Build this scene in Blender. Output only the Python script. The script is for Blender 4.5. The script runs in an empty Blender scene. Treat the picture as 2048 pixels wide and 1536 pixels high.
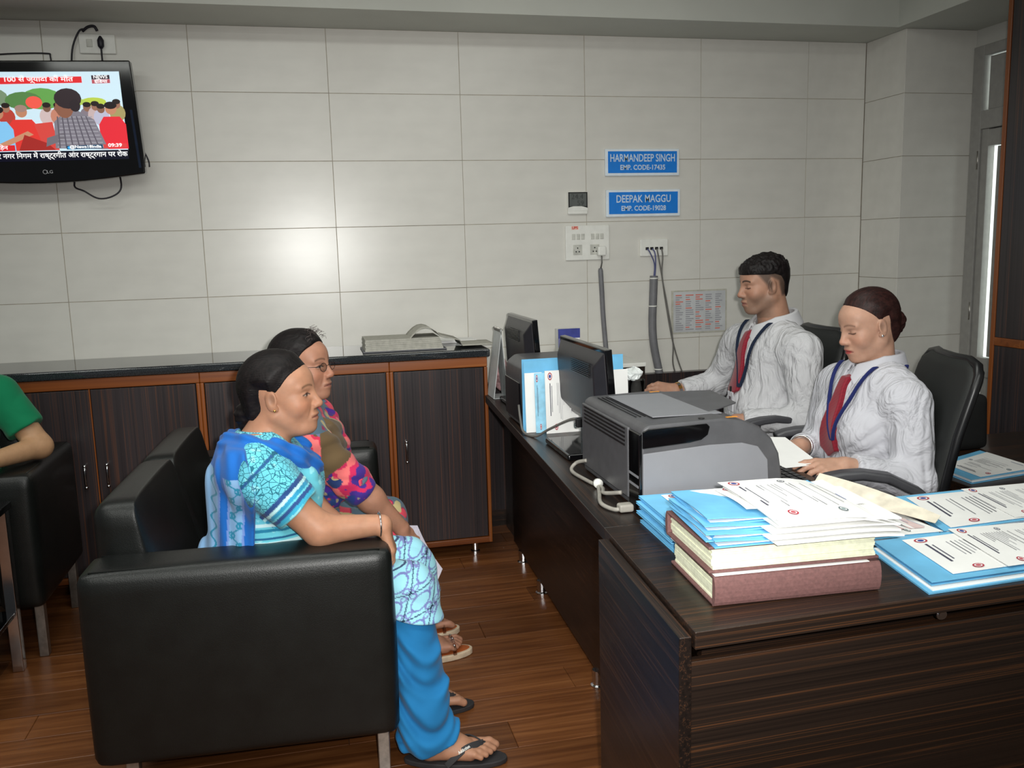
import bpy, bmesh, math, random
import numpy as np
from mathutils import Matrix, Vector
random.seed(7)
S = bpy.context.scene
C = S.collection
PI = math.pi

# ------------------------------------------------------------------ camera
CAM_H = 1.4126
YAW, PITCH, ROLL, FPX = 0.22419, 0.15447, -0.02713, 1764.7
cy_, sy_, cp_, sp_ = math.cos(YAW), math.sin(YAW), math.cos(PITCH), math.sin(PITCH)
fwd = Vector((sy_*cp_, cy_*cp_, -sp_)); rgt = Vector((cy_, -sy_, 0)); upv = rgt.cross(fwd)
r2 = math.cos(ROLL)*rgt + math.sin(ROLL)*upv
u2 = -math.sin(ROLL)*rgt + math.cos(ROLL)*upv
cam_data = bpy.data.cameras.new('camera')
cam_data.sensor_fit = 'HORIZONTAL'; cam_data.sensor_width = 36.0
cam_data.lens = FPX/2048*36.0
cam_data.clip_start = 0.05; cam_data.clip_end = 60
cam = bpy.data.objects.new('camera', cam_data); C.objects.link(cam)
mw = Matrix((r2, u2, -fwd)).transposed().to_4x4(); mw.translation = Vector((0, 0, CAM_H))
cam.matrix_world = mw
S.camera = cam

# ------------------------------------------------------------------ world, lights, exposure
wd = bpy.data.worlds.new('world'); S.world = wd; wd.use_nodes = True
wd.node_tree.nodes['Background'].inputs[0].default_value = (0.93, 0.97, 1.0, 1)
wd.node_tree.nodes['Background'].inputs[1].default_value = 0.11
S.view_settings.view_transform = 'Standard'; S.view_settings.look = 'None'
S.view_settings.gamma = 1.0; S.view_settings.use_curve_mapping = False
S.view_settings.exposure = 0.0

def area_light(name, loc, target, size, power, color, size_y=None, shape=None):
    d = bpy.data.lights.new(name, 'AREA'); d.energy = power; d.color = color
    d.shape = shape or ('RECTANGLE' if size_y else 'DISK'); d.size = size
    if size_y: d.size_y = size_y
    o = bpy.data.objects.new(name, d); C.objects.link(o); o.location = loc
    o.rotation_euler = (Vector(target)-Vector(loc)).to_track_quat('-Z', 'Y').to_euler()
    return o
# the camera's own flash, just right of and above the lens
fl_loc = Vector((0, 0, CAM_H)) + r2*0.055 + u2*0.045 + fwd*0.02
fd = bpy.data.lights.new('camera_flash', 'SPOT'); fd.energy = 235.0; fd.color = (1.0, 0.985, 0.95)
fd.spot_size = math.radians(80); fd.spot_blend = 1.0; fd.shadow_soft_size = 0.02
fo_ = bpy.data.objects.new('camera_flash', fd); C.objects.link(fo_); fo_.location = fl_loc
fo_.rotation_euler = (fwd+Vector((0, 0, 0.05))).to_track_quat('-Z', 'Y').to_euler()
# fluorescent panels in the raised ceiling tray
for y, p in ((2.3, 11.0), (0.5, 15.0), (-1.3, 20.0)):
    for x in (-1.7, -0.3, 1.1):
        area_light('tray_light', (x, y, 2.72), (x, y, 0), 1.1, p, (0.97, 1.0, 0.94), 0.4)

# ------------------------------------------------------------------ helpers
def lin(c):
    return tuple(((v/255)/12.92 if v/255 <= 0.04045 else ((v/255+0.055)/1.055)**2.4) for v in c)

def tag(o, label=None, cat=None, group=None, kind=None):
    if label: o['label'] = label
    if cat: o['category'] = cat
    if group: o['group'] = group
    if kind: o['kind'] = kind
    return o

def thing(name, label, cat, loc=(0, 0, 0), rotz=0.0, group=None):
    o = bpy.data.objects.new(name, None); C.objects.link(o)
    o.location = loc; o.rotation_euler = (0, 0, rotz); o.empty_display_size = 0.1
    return tag(o, label, cat, group)

def pmat(o):
    m = Matrix.Translation(o.location) @ o.rotation_euler.to_matrix().to_4x4()
    return pmat(o.parent) @ o.matrix_parent_inverse @ m if o.parent else m

class MB:
    def __init__(s): s.v = []; s.f = []; s.c = []; s.mi = []; s.m = 0
    def add(s, vs, fs):
        b = len(s.v); s.v += [tuple(p) for p in vs]; s.f += [tuple(i+b for i in f) for f in fs]
        s.mi += [s.m]*len(fs); return s
    def box(s, lo, hi):
        x0, y0, z0 = lo; x1, y1, z1 = hi
        return s.add([(x0,y0,z0),(x1,y0,z0),(x1,y1,z0),(x0,y1,z0),(x0,y0,z1),(x1,y0,z1),(x1,y1,z1),(x0,y1,z1)],
                     [(0,3,2,1),(4,5,6,7),(0,1,5,4),(1,2,6,5),(2,3,7,6),(3,0,4,7)])
    def obox(s, c, ax, h):
        c = Vector(c); ax = [Vector(a).normalized() for a in ax]; vs = []
        for k in (-1, 1):
            for i, j in ((-1,-1),(1,-1),(1,1),(-1,1)):
                vs.append(c+ax[0]*h[0]*i+ax[1]*h[1]*j+ax[2]*h[2]*k)
        return s.add(vs, [(0,3,2,1),(4,5,6,7),(0,1,5,4),(1,2,6,5),(2,3,7,6),(3,0,4,7)])
    def prism(s, poly, d):            # poly: planar 3d outline, d: extrusion vector
        n = len(poly); d = Vector(d); a = [Vector(p) for p in poly]
        nrm = Vector((0,0,0))
        for i in range(n): nrm += a[i].cross(a[(i+1) % n])
        if nrm.dot(d) > 0: a = a[::-1]
        vs = a + [p+d for p in a]
        fs = [tuple(range(n)), tuple(range(2*n-1, n-1, -1))]
        for i in range(n):
            j = (i+1) % n; fs.append((i, i+n, j+n, j))
        return s.add(vs, fs)
    def tube(s, pts, r, n=10, closed=False):
        pts = [Vector(p) for p in pts]; m = len(pts); vs = []; fs = []
        rs = r if isinstance(r, (list, tuple)) else [r]*m
        prev = None
        for i in range(m):
            t = (pts[(i+1) % m]-pts[i-1]) if closed or 0 < i < m-1 else (pts[1]-pts[0] if i == 0 else pts[-1]-pts[-2])
            t.normalize()
            if prev is None:
                a = t.orthogonal().normalized()
            else:
                a = prev - t*prev.dot(t); a = a.normalized() if a.length > 1e-6 else t.orthogonal().normalized()
            prev = a; b = t.cross(a)
            for k in range(n):
                an = 2*PI*k/n; vs.append(pts[i]+(a*math.cos(an)+b*math.sin(an))*rs[i])
        for i in range(m if closed else m-1):
            i2 = (i+1) % m
            for k in range(n):
                k2 = (k+1) % n; fs.append((i*n+k, i*n+k2, i2*n+k2, i2*n+k))
        if not closed: fs += [tuple(range(n-1, -1, -1)), tuple((m-1)*n+k for k in range(n))]
        return s.add(vs, fs)
    def ribbon(s, pts, w, th, up=(0,0,1)):     # flat bar following a path; w across, th along 'up'
        pts = [Vector(p) for p in pts]; m = len(pts); vs = []; fs = []; up0 = Vector(up)
        for i in range(m):
            t = (pts[min(i+1, m-1)]-pts[max(i-1, 0)]).normalized()
            sd = t.cross(up0).normalized(); u = sd.cross(t).normalized()
            ww = w[i] if isinstance(w, (list, tuple)) else w
            for a, b in ((-1,-1),(1,-1),(1,1),(-1,1)): vs.append(pts[i]+sd*ww/2*a+u*th/2*b)
        for i in range(m-1):
            for k in range(4):
                k2 = (k+1) % 4; fs.append((i*4+k, i*4+k2, i*4+4+k2, i*4+4+k))
        fs += [(3,2,1,0), tuple((m-1)*4+k for k in range(4))]
        return s.add(vs, fs)
    def lathe(s, prof, c=(0,0,0), n=24, axis='z'):   # prof: (r, h)
        c = Vector(c); vs = []; fs = []
        for r, h in prof:
            for k in range(n):
                a = 2*PI*k/n; p = (r*math.cos(a), r*math.sin(a), h)
                if axis == 'x': p = (p[2], p[0], p[1])
                if axis == 'y': p = (p[1], p[2], p[0])
                vs.append(c+Vector(p))
        for i in range(len(prof)-1):
            for k in range(n):
                k2 = (k+1) % n; fs.append((i*n+k, i*n+k2, (i+1)*n+k2, (i+1)*n+k))
        fs += [tuple(range(n-1, -1, -1)), tuple((len(prof)-1)*n+k for k in range(n))]
        return s.add(vs, fs)
    def ball(s, c, r, n=12):
        prof = [(max(1e-4, math.sin(PI*i/n)), -math.cos(PI*i/n)) for i in range(n+1)]
        rr = r if isinstance(r, (list, tuple)) else (r, r, r)
        b = len(s.v); s.lathe(prof, (0,0,0), n*2)
        for i in range(b, len(s.v)):
            q = s.v[i]; s.v[i] = (c[0]+q[0]*rr[0], c[1]+q[1]*rr[1], c[2]+q[2]*rr[2])
        return s
    def grid(s, fn, nu, nv, th=0.0, nrm=(0,0,1)):      # sheet fn(u,v)->point, with thickness along nrm
        d = Vector(nrm)*th; vs = [Vector(fn(i/nu, j/nv)) for j in range(nv+1) for i in range(nu+1)]
        q = lambda i, j: j*(nu+1)+i
        fs = [(q(i,j), q(i+1,j), q(i+1,j+1), q(i,j+1)) for j in range(nv) for i in range(nu)]
        if th:
            n = len(vs); vs = vs+[p+d for p in vs]
            top = [tuple(k+n for k in f) for f in fs]; fs = [f[::-1] for f in fs]+top
            rim = [q(i,0) for i in range(nu)]+[q(nu,j) for j in range(nv)]+[q(i,nv) for i in range(nu,0,-1)]+[q(0,j) for j in range(nv,0,-1)]
            for k in range(len(rim)):
                a, b = rim[k], rim[(k+1) % len(rim)]; fs.append((a, b, b+n, a+n))
        return s.add(vs, fs)
    def mesh(s, name):
        me = bpy.data.meshes.new(name); me.from_pydata([tuple(p) for p in s.v], [], s.f); me.update(); return me

def mk(name, mb, mats, parent=None, bevel=0.0, smooth=False, seg=2, sub=0, local=False, fixn=False):
    me = mb.mesh(name) if isinstance(mb, MB) else mb
    if not isinstance(mats, (list, tuple)): mats = [mats]
    if not me.materials:
        for m in mats: me.materials.append(m)
    if isinstance(mb, MB) and len(mats) > 1: me.polygons.foreach_set('material_index', mb.mi)
    if fixn:
        bm = bmesh.new(); bm.from_mesh(me); bmesh.ops.recalc_face_normals(bm, faces=bm.faces); bm.to_mesh(me); bm.free()
    if smooth: me.polygons.foreach_set('use_smooth', [True]*len(me.polygons))
    o = bpy.data.objects.new(name, me); C.objects.link(o)
    if parent:
        o.parent = parent
        if not local: o.matrix_parent_inverse = pmat(parent).inverted()
    if bevel:
        md = o.modifiers.new('bevel', 'BEVEL'); md.width = bevel; md.segments = seg; md.limit_method = 'ANGLE'
        md.angle_limit = 0.6
        md.harden_normals = False
        if seg > 1: me.polygons.foreach_set('use_smooth', [True]*len(me.polygons)); md2 = o.modifiers.new('wn', 'WEIGHTED_NORMAL'); md2.keep_sharp = True
    if sub:
        md = o.modifiers.new('sub', 'SUBSURF'); md.levels = sub; md.render_levels = sub
    return o

def copy_tree(o, parent=None):
    c = o.copy(); C.objects.link(c); c.parent = parent
    for ch in list(o.children): copy_tree(ch, c)
    return c

def colmesh(name, polys, parent, mat, local=False):
    """flat print: list of (points, rgb) polygons, colours in a colour attribute"""
    vs, fs, cs = [], [], []
    for pts, col in polys:
        b = len(vs); vs += [tuple(p) for p in pts]; fs.append(tuple(range(b, b+len(pts)))); cs += [(*lin(col), 1.0)]*len(pts)
    me = bpy.data.meshes.new(name); me.from_pydata(vs, [], fs)
    at = me.color_attributes.new('Col', 'FLOAT_COLOR', 'POINT'); at.data.foreach_set('color', np.array(cs, np.float32).ravel())
    me.materials.append(mat)
    return mk(name, me, [], parent, local=local)

def text_polys(s, size, width=None, align='CENTER', bold=0.0):
    cu = bpy.data.curves.new('t', 'FONT'); cu.body = s; cu.size = size; cu.align_x = align; cu.resolution_u = 3
    cu.offset = bold
    o = bpy.data.objects.new('t', cu); C.objects.link(o)
    dg = bpy.context.evaluated_depsgraph_get()
    me = bpy.data.meshes.new_from_object(o.evaluated_get(dg))
    vs = [Vector(v.co) for v in me.vertices]; fs = [tuple(p.vertices) for p in me.polygons]
    bpy.data.objects.remove(o); bpy.data.curves.remove(cu); bpy.data.meshes.remove(me)
    if vs and width:
        x0 = min(v.x for v in vs); x1 = max(v.x for v in vs); k = width/(x1-x0); cx = (x0+x1)/2
        for v in vs: v.x = (v.x-cx)*k
    return vs, fs

def text_obj(name, s, size, mat, parent, org, ex, ey, width=None, align='CENTER', bold=0.0, off=0.0006):
    vs, fs = text_polys(s, size, width, align, bold)
    ex = Vector(ex).normalized(); ey = Vector(ey).normalized(); n = ex.cross(ey); org = Vector(org)+n*off
    mb = MB(); mb.add([org+ex*v.x+ey*v.y for v in vs], fs)
    return mk(name, mb, mat, parent)

# ------------------------------------------------------------------ materials
MATS = {}
def nmat(name):
    m = bpy.data.materials.new(name); m.use_nodes = True
    nt = m.node_tree; b = nt.nodes['Principled BSDF']; MATS[name] = m
    return m, nt, b
def N(nt, t, **kw):
    n = nt.nodes.new(t)
    for k, v in kw.items(): setattr(n, k, v)
    return n
def coords(nt, scale, kind='Object', rot=0.0):
    tc = N(nt, 'ShaderNodeTexCoord'); mp = N(nt, 'ShaderNodeMapping'); mp.inputs['Scale'].default_value = scale
    if kind == 'World':
        g = N(nt, 'ShaderNodeNewGeometry'); src = g.outputs['Position']
        if rot:
            m2 = N(nt, 'ShaderNodeMapping'); m2.inputs['Rotation'].default_value = (0, 0, rot); nt.links.new(src, m2.inputs[0]); src = m2.outputs[0]
        nt.links.new(src, mp.inputs[0])
    else: nt.links.new(tc.outputs[kind], mp.inputs[0])
    return mp.outputs[0]
def ramp(nt, fac, stops):
    r = N(nt, 'ShaderNodeValToRGB'); el = r.color_ramp.elements
    while len(el) < len(stops): el.new(0.5)
    for e, (p, c) in zip(el, stops): e.position = p; e.color = (*lin(c), 1)
    nt.links.new(fac, r.inputs[0]); return r.outputs[0]
def noise(nt, co, scale, detail=3, rough=0.5, dist=0.0):
    n = N(nt, 'ShaderNodeTexNoise'); n.inputs['Scale'].default_value = scale; n.inputs['Detail'].default_value = detail
    n.inputs['Roughness'].default_value = rough; n.inputs['Distortion'].default_value = dist
    nt.links.new(co, n.inputs['Vector']); return n.outputs['Fac']
def bump(nt, b, h, strength, dist=0.01):
    n = N(nt, 'ShaderNodeBump'); n.inputs['Strength'].default_value = strength; n.inputs['Distance'].default_value = dist
    nt.links.new(h, n.inputs['Height']); nt.links.new(n.outputs[0], b.inputs['Normal'])

def plain(name, col, rough=0.5, metal=0.0, var=0.08, scale=30, bmp=0.0, bscale=200, spec=0.5, trans=0.0, emit=0.0, sheen=0.0):
    m, nt, b = nmat(name)
    b.inputs['Roughness'].default_value = rough; b.inputs['Metallic'].default_value = metal
    b.inputs['Specular IOR Level'].default_value = spec; b.inputs['Transmission Weight'].default_value = trans
    co = coords(nt, (1, 1, 1))
    f = noise(nt, co, scale)
    hi = tuple(min(255, c*(1+var)) for c in col); lo = tuple(c*(1-var) for c in col)
    c = ramp(nt, f, [(0.3, lo), (0.7, hi)])
    nt.links.new(c, b.inputs['Base Color'])
    if bmp: bump(nt, b, noise(nt, co, bscale), bmp, 0.002)
    if sheen: b.inputs['Sheen Weight'].default_value = sheen
    if emit:
        b.inputs['Emission Strength'].default_value = emit; nt.links.new(c, b.inputs['Emission Color'])
    return m

def wood(name, axis, base, mid, streak, rough=0.35, fine=70, along=0.9, thr=0.62, spec=0.5, rot=0.0):
    m, nt, b = nmat(name)
    sc = [fine, fine, fine]; sc['xyz'.index(axis)] = along
    co = coords(nt, tuple(sc), 'World', rot)
    f = noise(nt, co, 1.0, 2, 0.45, 0.0)
    c = ramp(nt, f, [(0.30, base), (0.48, mid), (thr, mid), (thr+0.035, streak), (thr+0.07, mid), (0.95, base)])
    sc2 = [5, 5, 5]; sc2['xyz'.index(axis)] = 0.4
    f2 = noise(nt, coords(nt, tuple(sc2), 'World'), 1.0, 2)
    mx = N(nt, 'ShaderNodeMixRGB', blend_type='MULTIPLY'); mx.inputs[0].default_value = 0.7
    c2 = ramp(nt, f2, [(0.3, (150, 150, 150)), (0.7, (255, 255, 255))])
    nt.links.new(c, mx.inputs[1]); nt.links.new(c2, mx.inputs[2]); nt.links.new(mx.outputs[0], b.inputs['Base Color'])
    b.inputs['Roughness'].default_value = rough; b.inputs['Specular IOR Level'].default_value = spec
    bump(nt, b, f, 0.05, 0.002)
    return m

def vcol(name, rough=0.5, emit=0.0, bmp=0.0, bscale=120, spec=0.3, var=0.0, sss=0.0, sheen=0.0):
    m, nt, b = nmat(name)
    a = N(nt, 'ShaderNodeVertexColor', layer_name='Col'); out = a.outputs[0]
    if var:
        f = noise(nt, coords(nt, (1, 1, 1)), 45, 4)
        mx = N(nt, 'ShaderNodeMixRGB', blend_type='MULTIPLY'); mx.inputs[0].default_value = 1.0
        v = int(255*(1-var)); c2 = ramp(nt, f, [(0.3, (v, v, v)), (0.7, (255, 255, 255))])
        nt.links.new(out, mx.inputs[1]); nt.links.new(c2, mx.inputs[2]); out = mx.outputs[0]
    nt.links.new(out, b.inputs['Base Color']); b.inputs['Roughness'].default_value = rough
    b.inputs['Specular IOR Level'].default_value = spec
    if sheen: b.inputs['Sheen Weight'].default_value = sheen
    if sss:
        b.inputs['Subsurface Weight'].default_value = sss; b.inputs['Subsurface Radius'].default_value = (0.012, 0.004, 0.002)
        b.inputs['Subsurface Scale'].default_value = 0.5
    if emit:
        b.inputs['Emission Strength'].default_value = emit; nt.links.new(out, b.inputs['Emission Color'])
    if bmp: bump(nt, b, noise(nt, coords(nt, (1, 1, 1)), bscale), bmp, 0.002)
    return m

M_tile = plain('glazed_tile', (216, 214, 207), 0.27, var=0.015, scale=4, spec=0.5, bmp=0.02, bscale=300)
M_grout = plain('grout', (168, 160, 146), 0.9)
M_paint = plain('wall_paint', (205, 204, 198), 0.8, var=0.02, scale=3)
M_ceil = plain('ceiling_paint', (196, 198, 190), 0.85, var=0.02, scale=3)
M_desk_x = wood('zebrano_grain_x', 'x', (26, 19, 16), (42, 31, 25), (90, 57, 35), fine=150, along=0.5, thr=0.56, rot=-0.0288)
M_desk_y = wood('zebrano_grain_y', 'y', (20, 15, 13), (31, 23, 20), (76, 50, 34), fine=150, along=0.5, thr=0.58, rot=0.058)
M_desk_z = wood('zebrano_grain_z', 'z', (24, 19, 17), (38, 30, 26), (92, 58, 36), fine=150, along=0.5, thr=0.58)
M_door = wood('dark_door_veneer', 'z', (42, 37, 40), (58, 51, 53), (98, 64, 50), rough=0.3, fine=120, along=0.4, thr=0.58)
M_trim = wood('orange_beading', 'x', (126, 64, 24), (150, 82, 34), (172, 102, 48), rough=0.35, fine=30)
M_trimz = wood('orange_beading_upright', 'z', (126, 64, 24), (150, 82, 34), (172, 102, 48), rough=0.35, fine=30)
M_granite = plain('polished_granite', (40, 43, 46), 0.045, var=0.4, scale=260, spec=0.9)
M_leather = plain('black_leather', (19, 21, 20), 0.38, var=0.15, scale=12, bmp=0.25, bscale=420, spec=0.45)
M_chrome = plain('chrome', (205, 205, 208), 0.16, metal=1.0, var=0.03)
M_steel = plain('brushed_steel', (175, 172, 166), 0.35, metal=0.9, var=0.08, scale=60)
M_blackplas = plain('black_plastic', (20, 20, 22), 0.35, var=0.1)
M_blackgloss = plain('glossy_black_plastic', (9, 9, 11), 0.08, var=0.1, spec=0.6)
M_greyplas = plain('dark_grey_plastic', (80, 80, 83), 0.42, var=0.05, bmp=0.05, bscale=600)
M_greyplas2 = plain('mid_grey_plastic', (132, 133, 138), 0.45, var=0.01, bmp=0.05, bscale=600)
M_whiteplas = plain('white_plastic', (232, 232, 226), 0.4, var=0.02)
M_white = plain('white_paper', (240, 240, 238), 0.85, var=0.02, scale=8)
M_cream = plain('page_block_paper', (224, 226, 200), 0.9, var=0.05, scale=90)
M_bluefile = plain('blue_folder_card', (112, 188, 230), 0.55, var=0.05, scale=12)
M_maroon = plain('maroon_ledger_cloth', (110, 76, 74), 0.8, var=0.08, scale=160, bmp=0.2, bscale=700)
M_cable = plain('grey_cable', (104, 102, 98), 0.5)
M_blackcable = plain('black_cable', (22, 18, 30), 0.5)
M_bluecable = plain('blue_cable', (74, 78, 122), 0.5)
M_conduit = plain('grey_conduit', (112, 112, 116), 0.55, var=0.05)
M_print = vcol('print_ink', 0.8)
M_lcd = vcol('picture_on_screen', 0.25, emit=0.85)
# ================================================================== the room
WY = 4.308
def struct(name, mb, mat, **kw):
    o = mk(name, mb, mat, None, **kw); o['kind'] = 'structure'; return o

def chamfer_tile(name, mat, c=0.004):
    """unit tile in x (0..1) and z (0..1), front at y=0, back y=1"""
    mb = MB(); e = c
    vs = [(0,.3,0),(1,.3,0),(1,.3,1),(0,.3,1),(e*.3,0,.6*e),(1-e*.3,0,.6*e),(1-e*.3,0,1-.6*e),(e*.3,0,1-.6*e),(0,1,0),(1,1,0),(1,1,1),(0,1,1)]
    fs = [(4,5,6,7),(0,1,5,4),(1,2,6,5),(2,3,7,6),(3,0,4,7),(8,9,1,0),(9,10,2,1),(10,11,3,2),(11,8,0,3),(11,10,9,8)]
    mb.add(vs, fs); me = mb.mesh(name); me.materials.append(mat); return me

# ---- floor of laminate planks running across the room
m, nt, b = nmat('laminate_plank')
g = coords(nt, (2.2, 46, 46), 'World')
oi = N(nt, 'ShaderNodeObjectInfo')
f1 = noise(nt, g, 1.0, 5, 0.6, 0.4)
c1 = ramp(nt, f1, [(0.28, (98, 56, 30)), (0.5, (132, 82, 46)), (0.72, (158, 104, 62))])
mx = N(nt, 'ShaderNodeMixRGB', blend_type='MULTIPLY'); mx.inputs[0].default_value = 1.0
c2 = ramp(nt, oi.outputs['Random'], [(0.0, (196, 190, 184)), (1.0, (255, 250, 244))])
nt.links.new(c1, mx.inputs[1]); nt.links.new(c2, mx.inputs[2]); nt.links.new(mx.outputs[0], b.inputs['Base Color'])
b.inputs['Roughness'].default_value = 0.33; bump(nt, b, f1, 0.06, 0.002)
M_plank = m
M_sub = plain('dark_underlay', (70, 48, 34), 0.9)
flo = struct('floor', MB().box((-3.2, -3.0, -0.06), (3.35, 4.31, -0.006)), M_sub)
PW = 0.145
mb = MB(); e = 0.0015; L_ = 1.2
mb.add([(0,0,-.006),(L_,0,-.006),(L_,PW,-.006),(0,PW,-.006),(0,0,-e),(L_,0,-e),(L_,PW,-e),(0,PW,-e),(e,e,0),(L_-e,e,0),(L_-e,PW-e,0),(e,PW-e,0)],
       [(0,1,5,4),(1,2,6,5),(2,3,7,6),(3,0,4,7),(4,5,9,8),(5,6,10,9),(6,7,11,10),(7,4,8,11),(8,9,10,11)])
plank_me = mb.mesh('plank'); plank_me.materials.append(M_plank)
y = 4.305-PW; row = 0
while y > 0.9:
    x = -3.2 + ((row*0.47) % 1.2) - 1.2
    while x < 3.3:
        if x+L_ > -2.9 and x < 2.9 and x+L_ < 4.2:
            o = bpy.data.objects.new('plank', plank_me); C.objects.link(o); o.parent = flo
            x0 = max(x, -3.2); x1 = min(x+L_, 3.34)
            o.location = (x0, y, 0); o.scale = ((x1-x0-0.0012)/L_, 1, 1)
        x += L_
    y -= PW; row += 1

# ---- tiled back wall
wb = struct('wall_back', MB().box((-3.2, WY+0.0005, 0), (2.944, WY+0.12, 2.76)), M_grout)
tile_me = chamfer_tile('tile', M_tile)
colx = [-2.87, -2.26, -1.65, -1.042, -0.449, 0.152, 0.766, 1.389, 2.005, 2.607, 2.942]
rowz = [0.0, 0.304, 0.609, 0.914, 1.219, 1.524, 1.829, 2.134, 2.42]
rt = random.Random(4)
def tile(parent, x0, x1, z0, z1, y, rot=0.0, org=None, tilt=0.0035):
    o = bpy.data.objects.new('tile', tile_me); C.objects.link(o); o.parent = parent
    gp = 0.0010
    o.scale = (x1-x0-2*gp, 0.008, z1-z0-2*gp)
    if rot == 0:
        o.location = (x0+gp, y-0.002, z0+gp); o.rotation_euler = (rt.uniform(-tilt, tilt)*0.5, 0, rt.uniform(-tilt, tilt))
    else:
        o.location = (y-0.002, x1-gp, z0+gp); o.rotation_euler = (0, 0, rot)
    return o
for j in range(len(rowz)-1):
    if rowz[j+1] < 0.85: continue
    for i in range(len(colx)-1):
        o = tile(wb, colx[i], colx[i+1], rowz[j], rowz[j+1], WY)
        if i == 4 and j in (4, 5): o.rotation_euler = (0.0, 0, 0.004)
        if i == 5 and j in (4, 5): o.rotation_euler = (0.0, 0, -0.006)
# ---- the pillar in the corner, tiled too
wp = struct('wall_pillar', MB().box((2.9475, 3.9895, 0), (3.36, WY+0.12, 2.76)), M_grout)
for j in range(len(rowz)-1):
    if rowz[j+1] < 0.6: continue
    z0, z1 = rowz[j]-0.02, min(rowz[j+1]-0.02, 2.42)
    if j == len(rowz)-2: z1 = 2.42
    tile(wp, 3.988, WY-0.004, max(0, z0), z1, 2.946, rot=-PI/2)
    tile(wp, 2.946, 3.352, max(0, z0), z1, 3.988)
# ---- right wall with the window, left part of it seen past the cupboard
wr = MB()
wr.box((3.352, 3.93, 0), (3.5, 3.99, 2.76)).box((3.352, -3.0, 0), (3.5, 3.42, 2.76))
wr.box((3.352, 3.42, 2.31), (3.5, 3.93, 2.76)).box((3.352, 3.42, 0), (3.5, 3.93, 0.35))
struct('wall_right', wr, M_paint)
M_frame = plain('grey_window_paint', (158, 156, 152), 0.5, var=0.03)
M_daypane = plain('daylit_frosted_glass', (240, 250, 246), 0.3, var=0.02, emit=1.3)
win = thing('window_1', None, None, (3.35, 3.7, 0)); win['kind'] = 'structure'
fr = MB().box((3.335, 3.915, 0.35), (3.40, 3.985, 2.335)).box((3.335, 3.42, 2.285), (3.40, 3.915, 2.335))
fr.box((3.335, 3.42, 1.93), (3.40, 3.915, 2.02)).box((3.335, 3.42, 0.35), (3.40, 3.915, 0.42)).box((3.335, 3.42, 0.42), (3.40, 3.46, 2.285))
mk('window_frame', fr, M_frame, win, bevel=0.004)
sa = MB().box((3.345, 3.868, 0.42), (3.39, 3.913, 1.93)).box((3.345, 3.46, 1.845), (3.39, 3.868, 1.925)).box((3.345, 3.46, 0.69), (3.39, 3.868, 0.785)).box((3.345, 3.46, 0.42), (3.39, 3.868, 0.46))
mk('sash', sa, M_frame, win, bevel=0.003)
mk('pane', MB().box((3.385, 3.46, 0.785), (3.392, 3.868, 1.845)), M_daypane, win)
mk('pane', MB().box((3.385, 3.46, 2.02), (3.392, 3.915, 2.285)), M_daypane, win)
mk('pane', MB().box((3.385, 3.46, 0.46), (3.392, 3.868, 0.69)), M_daypane, win)
bl = MB().box((3.362, 3.46, 0.79), (3.374, 3.822, 1.84)).box((3.362, 3.46, 2.025), (3.374, 3.90, 2.28)).box((3.362, 3.46, 0.465), (3.374, 3.85, 0.685))
mk('blind_panel', bl, M_frame, win, bevel=0.002)
for z in (1.78, 1.02):
    mk('hinge', MB().lathe([(0.006, -0.045), (0.006, 0.045)], (3.338, 3.925, z), 10), M_steel, win, smooth=True)
# ---- ceiling: lowered border around a raised tray
struct('ceiling', MB().box((-3.2, -3.0, 2.76), (2.89, 3.945, 2.84)), M_ceil)
so = MB().prism([(-3.2, 3.945, 2.42), (2.89, 3.975, 2.42), (2.89, -3.0, 2.42), (3.352, -3.0, 2.42), (3.352, 4.315, 2.42), (-3.2, 4.315, 2.42)], (0, 0, 0.42))
struct('trim_1', so, M_ceil, fixn=True)
# dark wainscot panel between the wall cabinets and the desk, plinth under it
struct('trim_2', MB().box((0.80, 4.255, 0.09), (2.944, 4.305, 0.74)), M_door)
struct('baseboard_back', MB().box((-3.2, 4.27, 0.0), (2.944, 4.306, 0.09)), M_desk_x)
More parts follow.
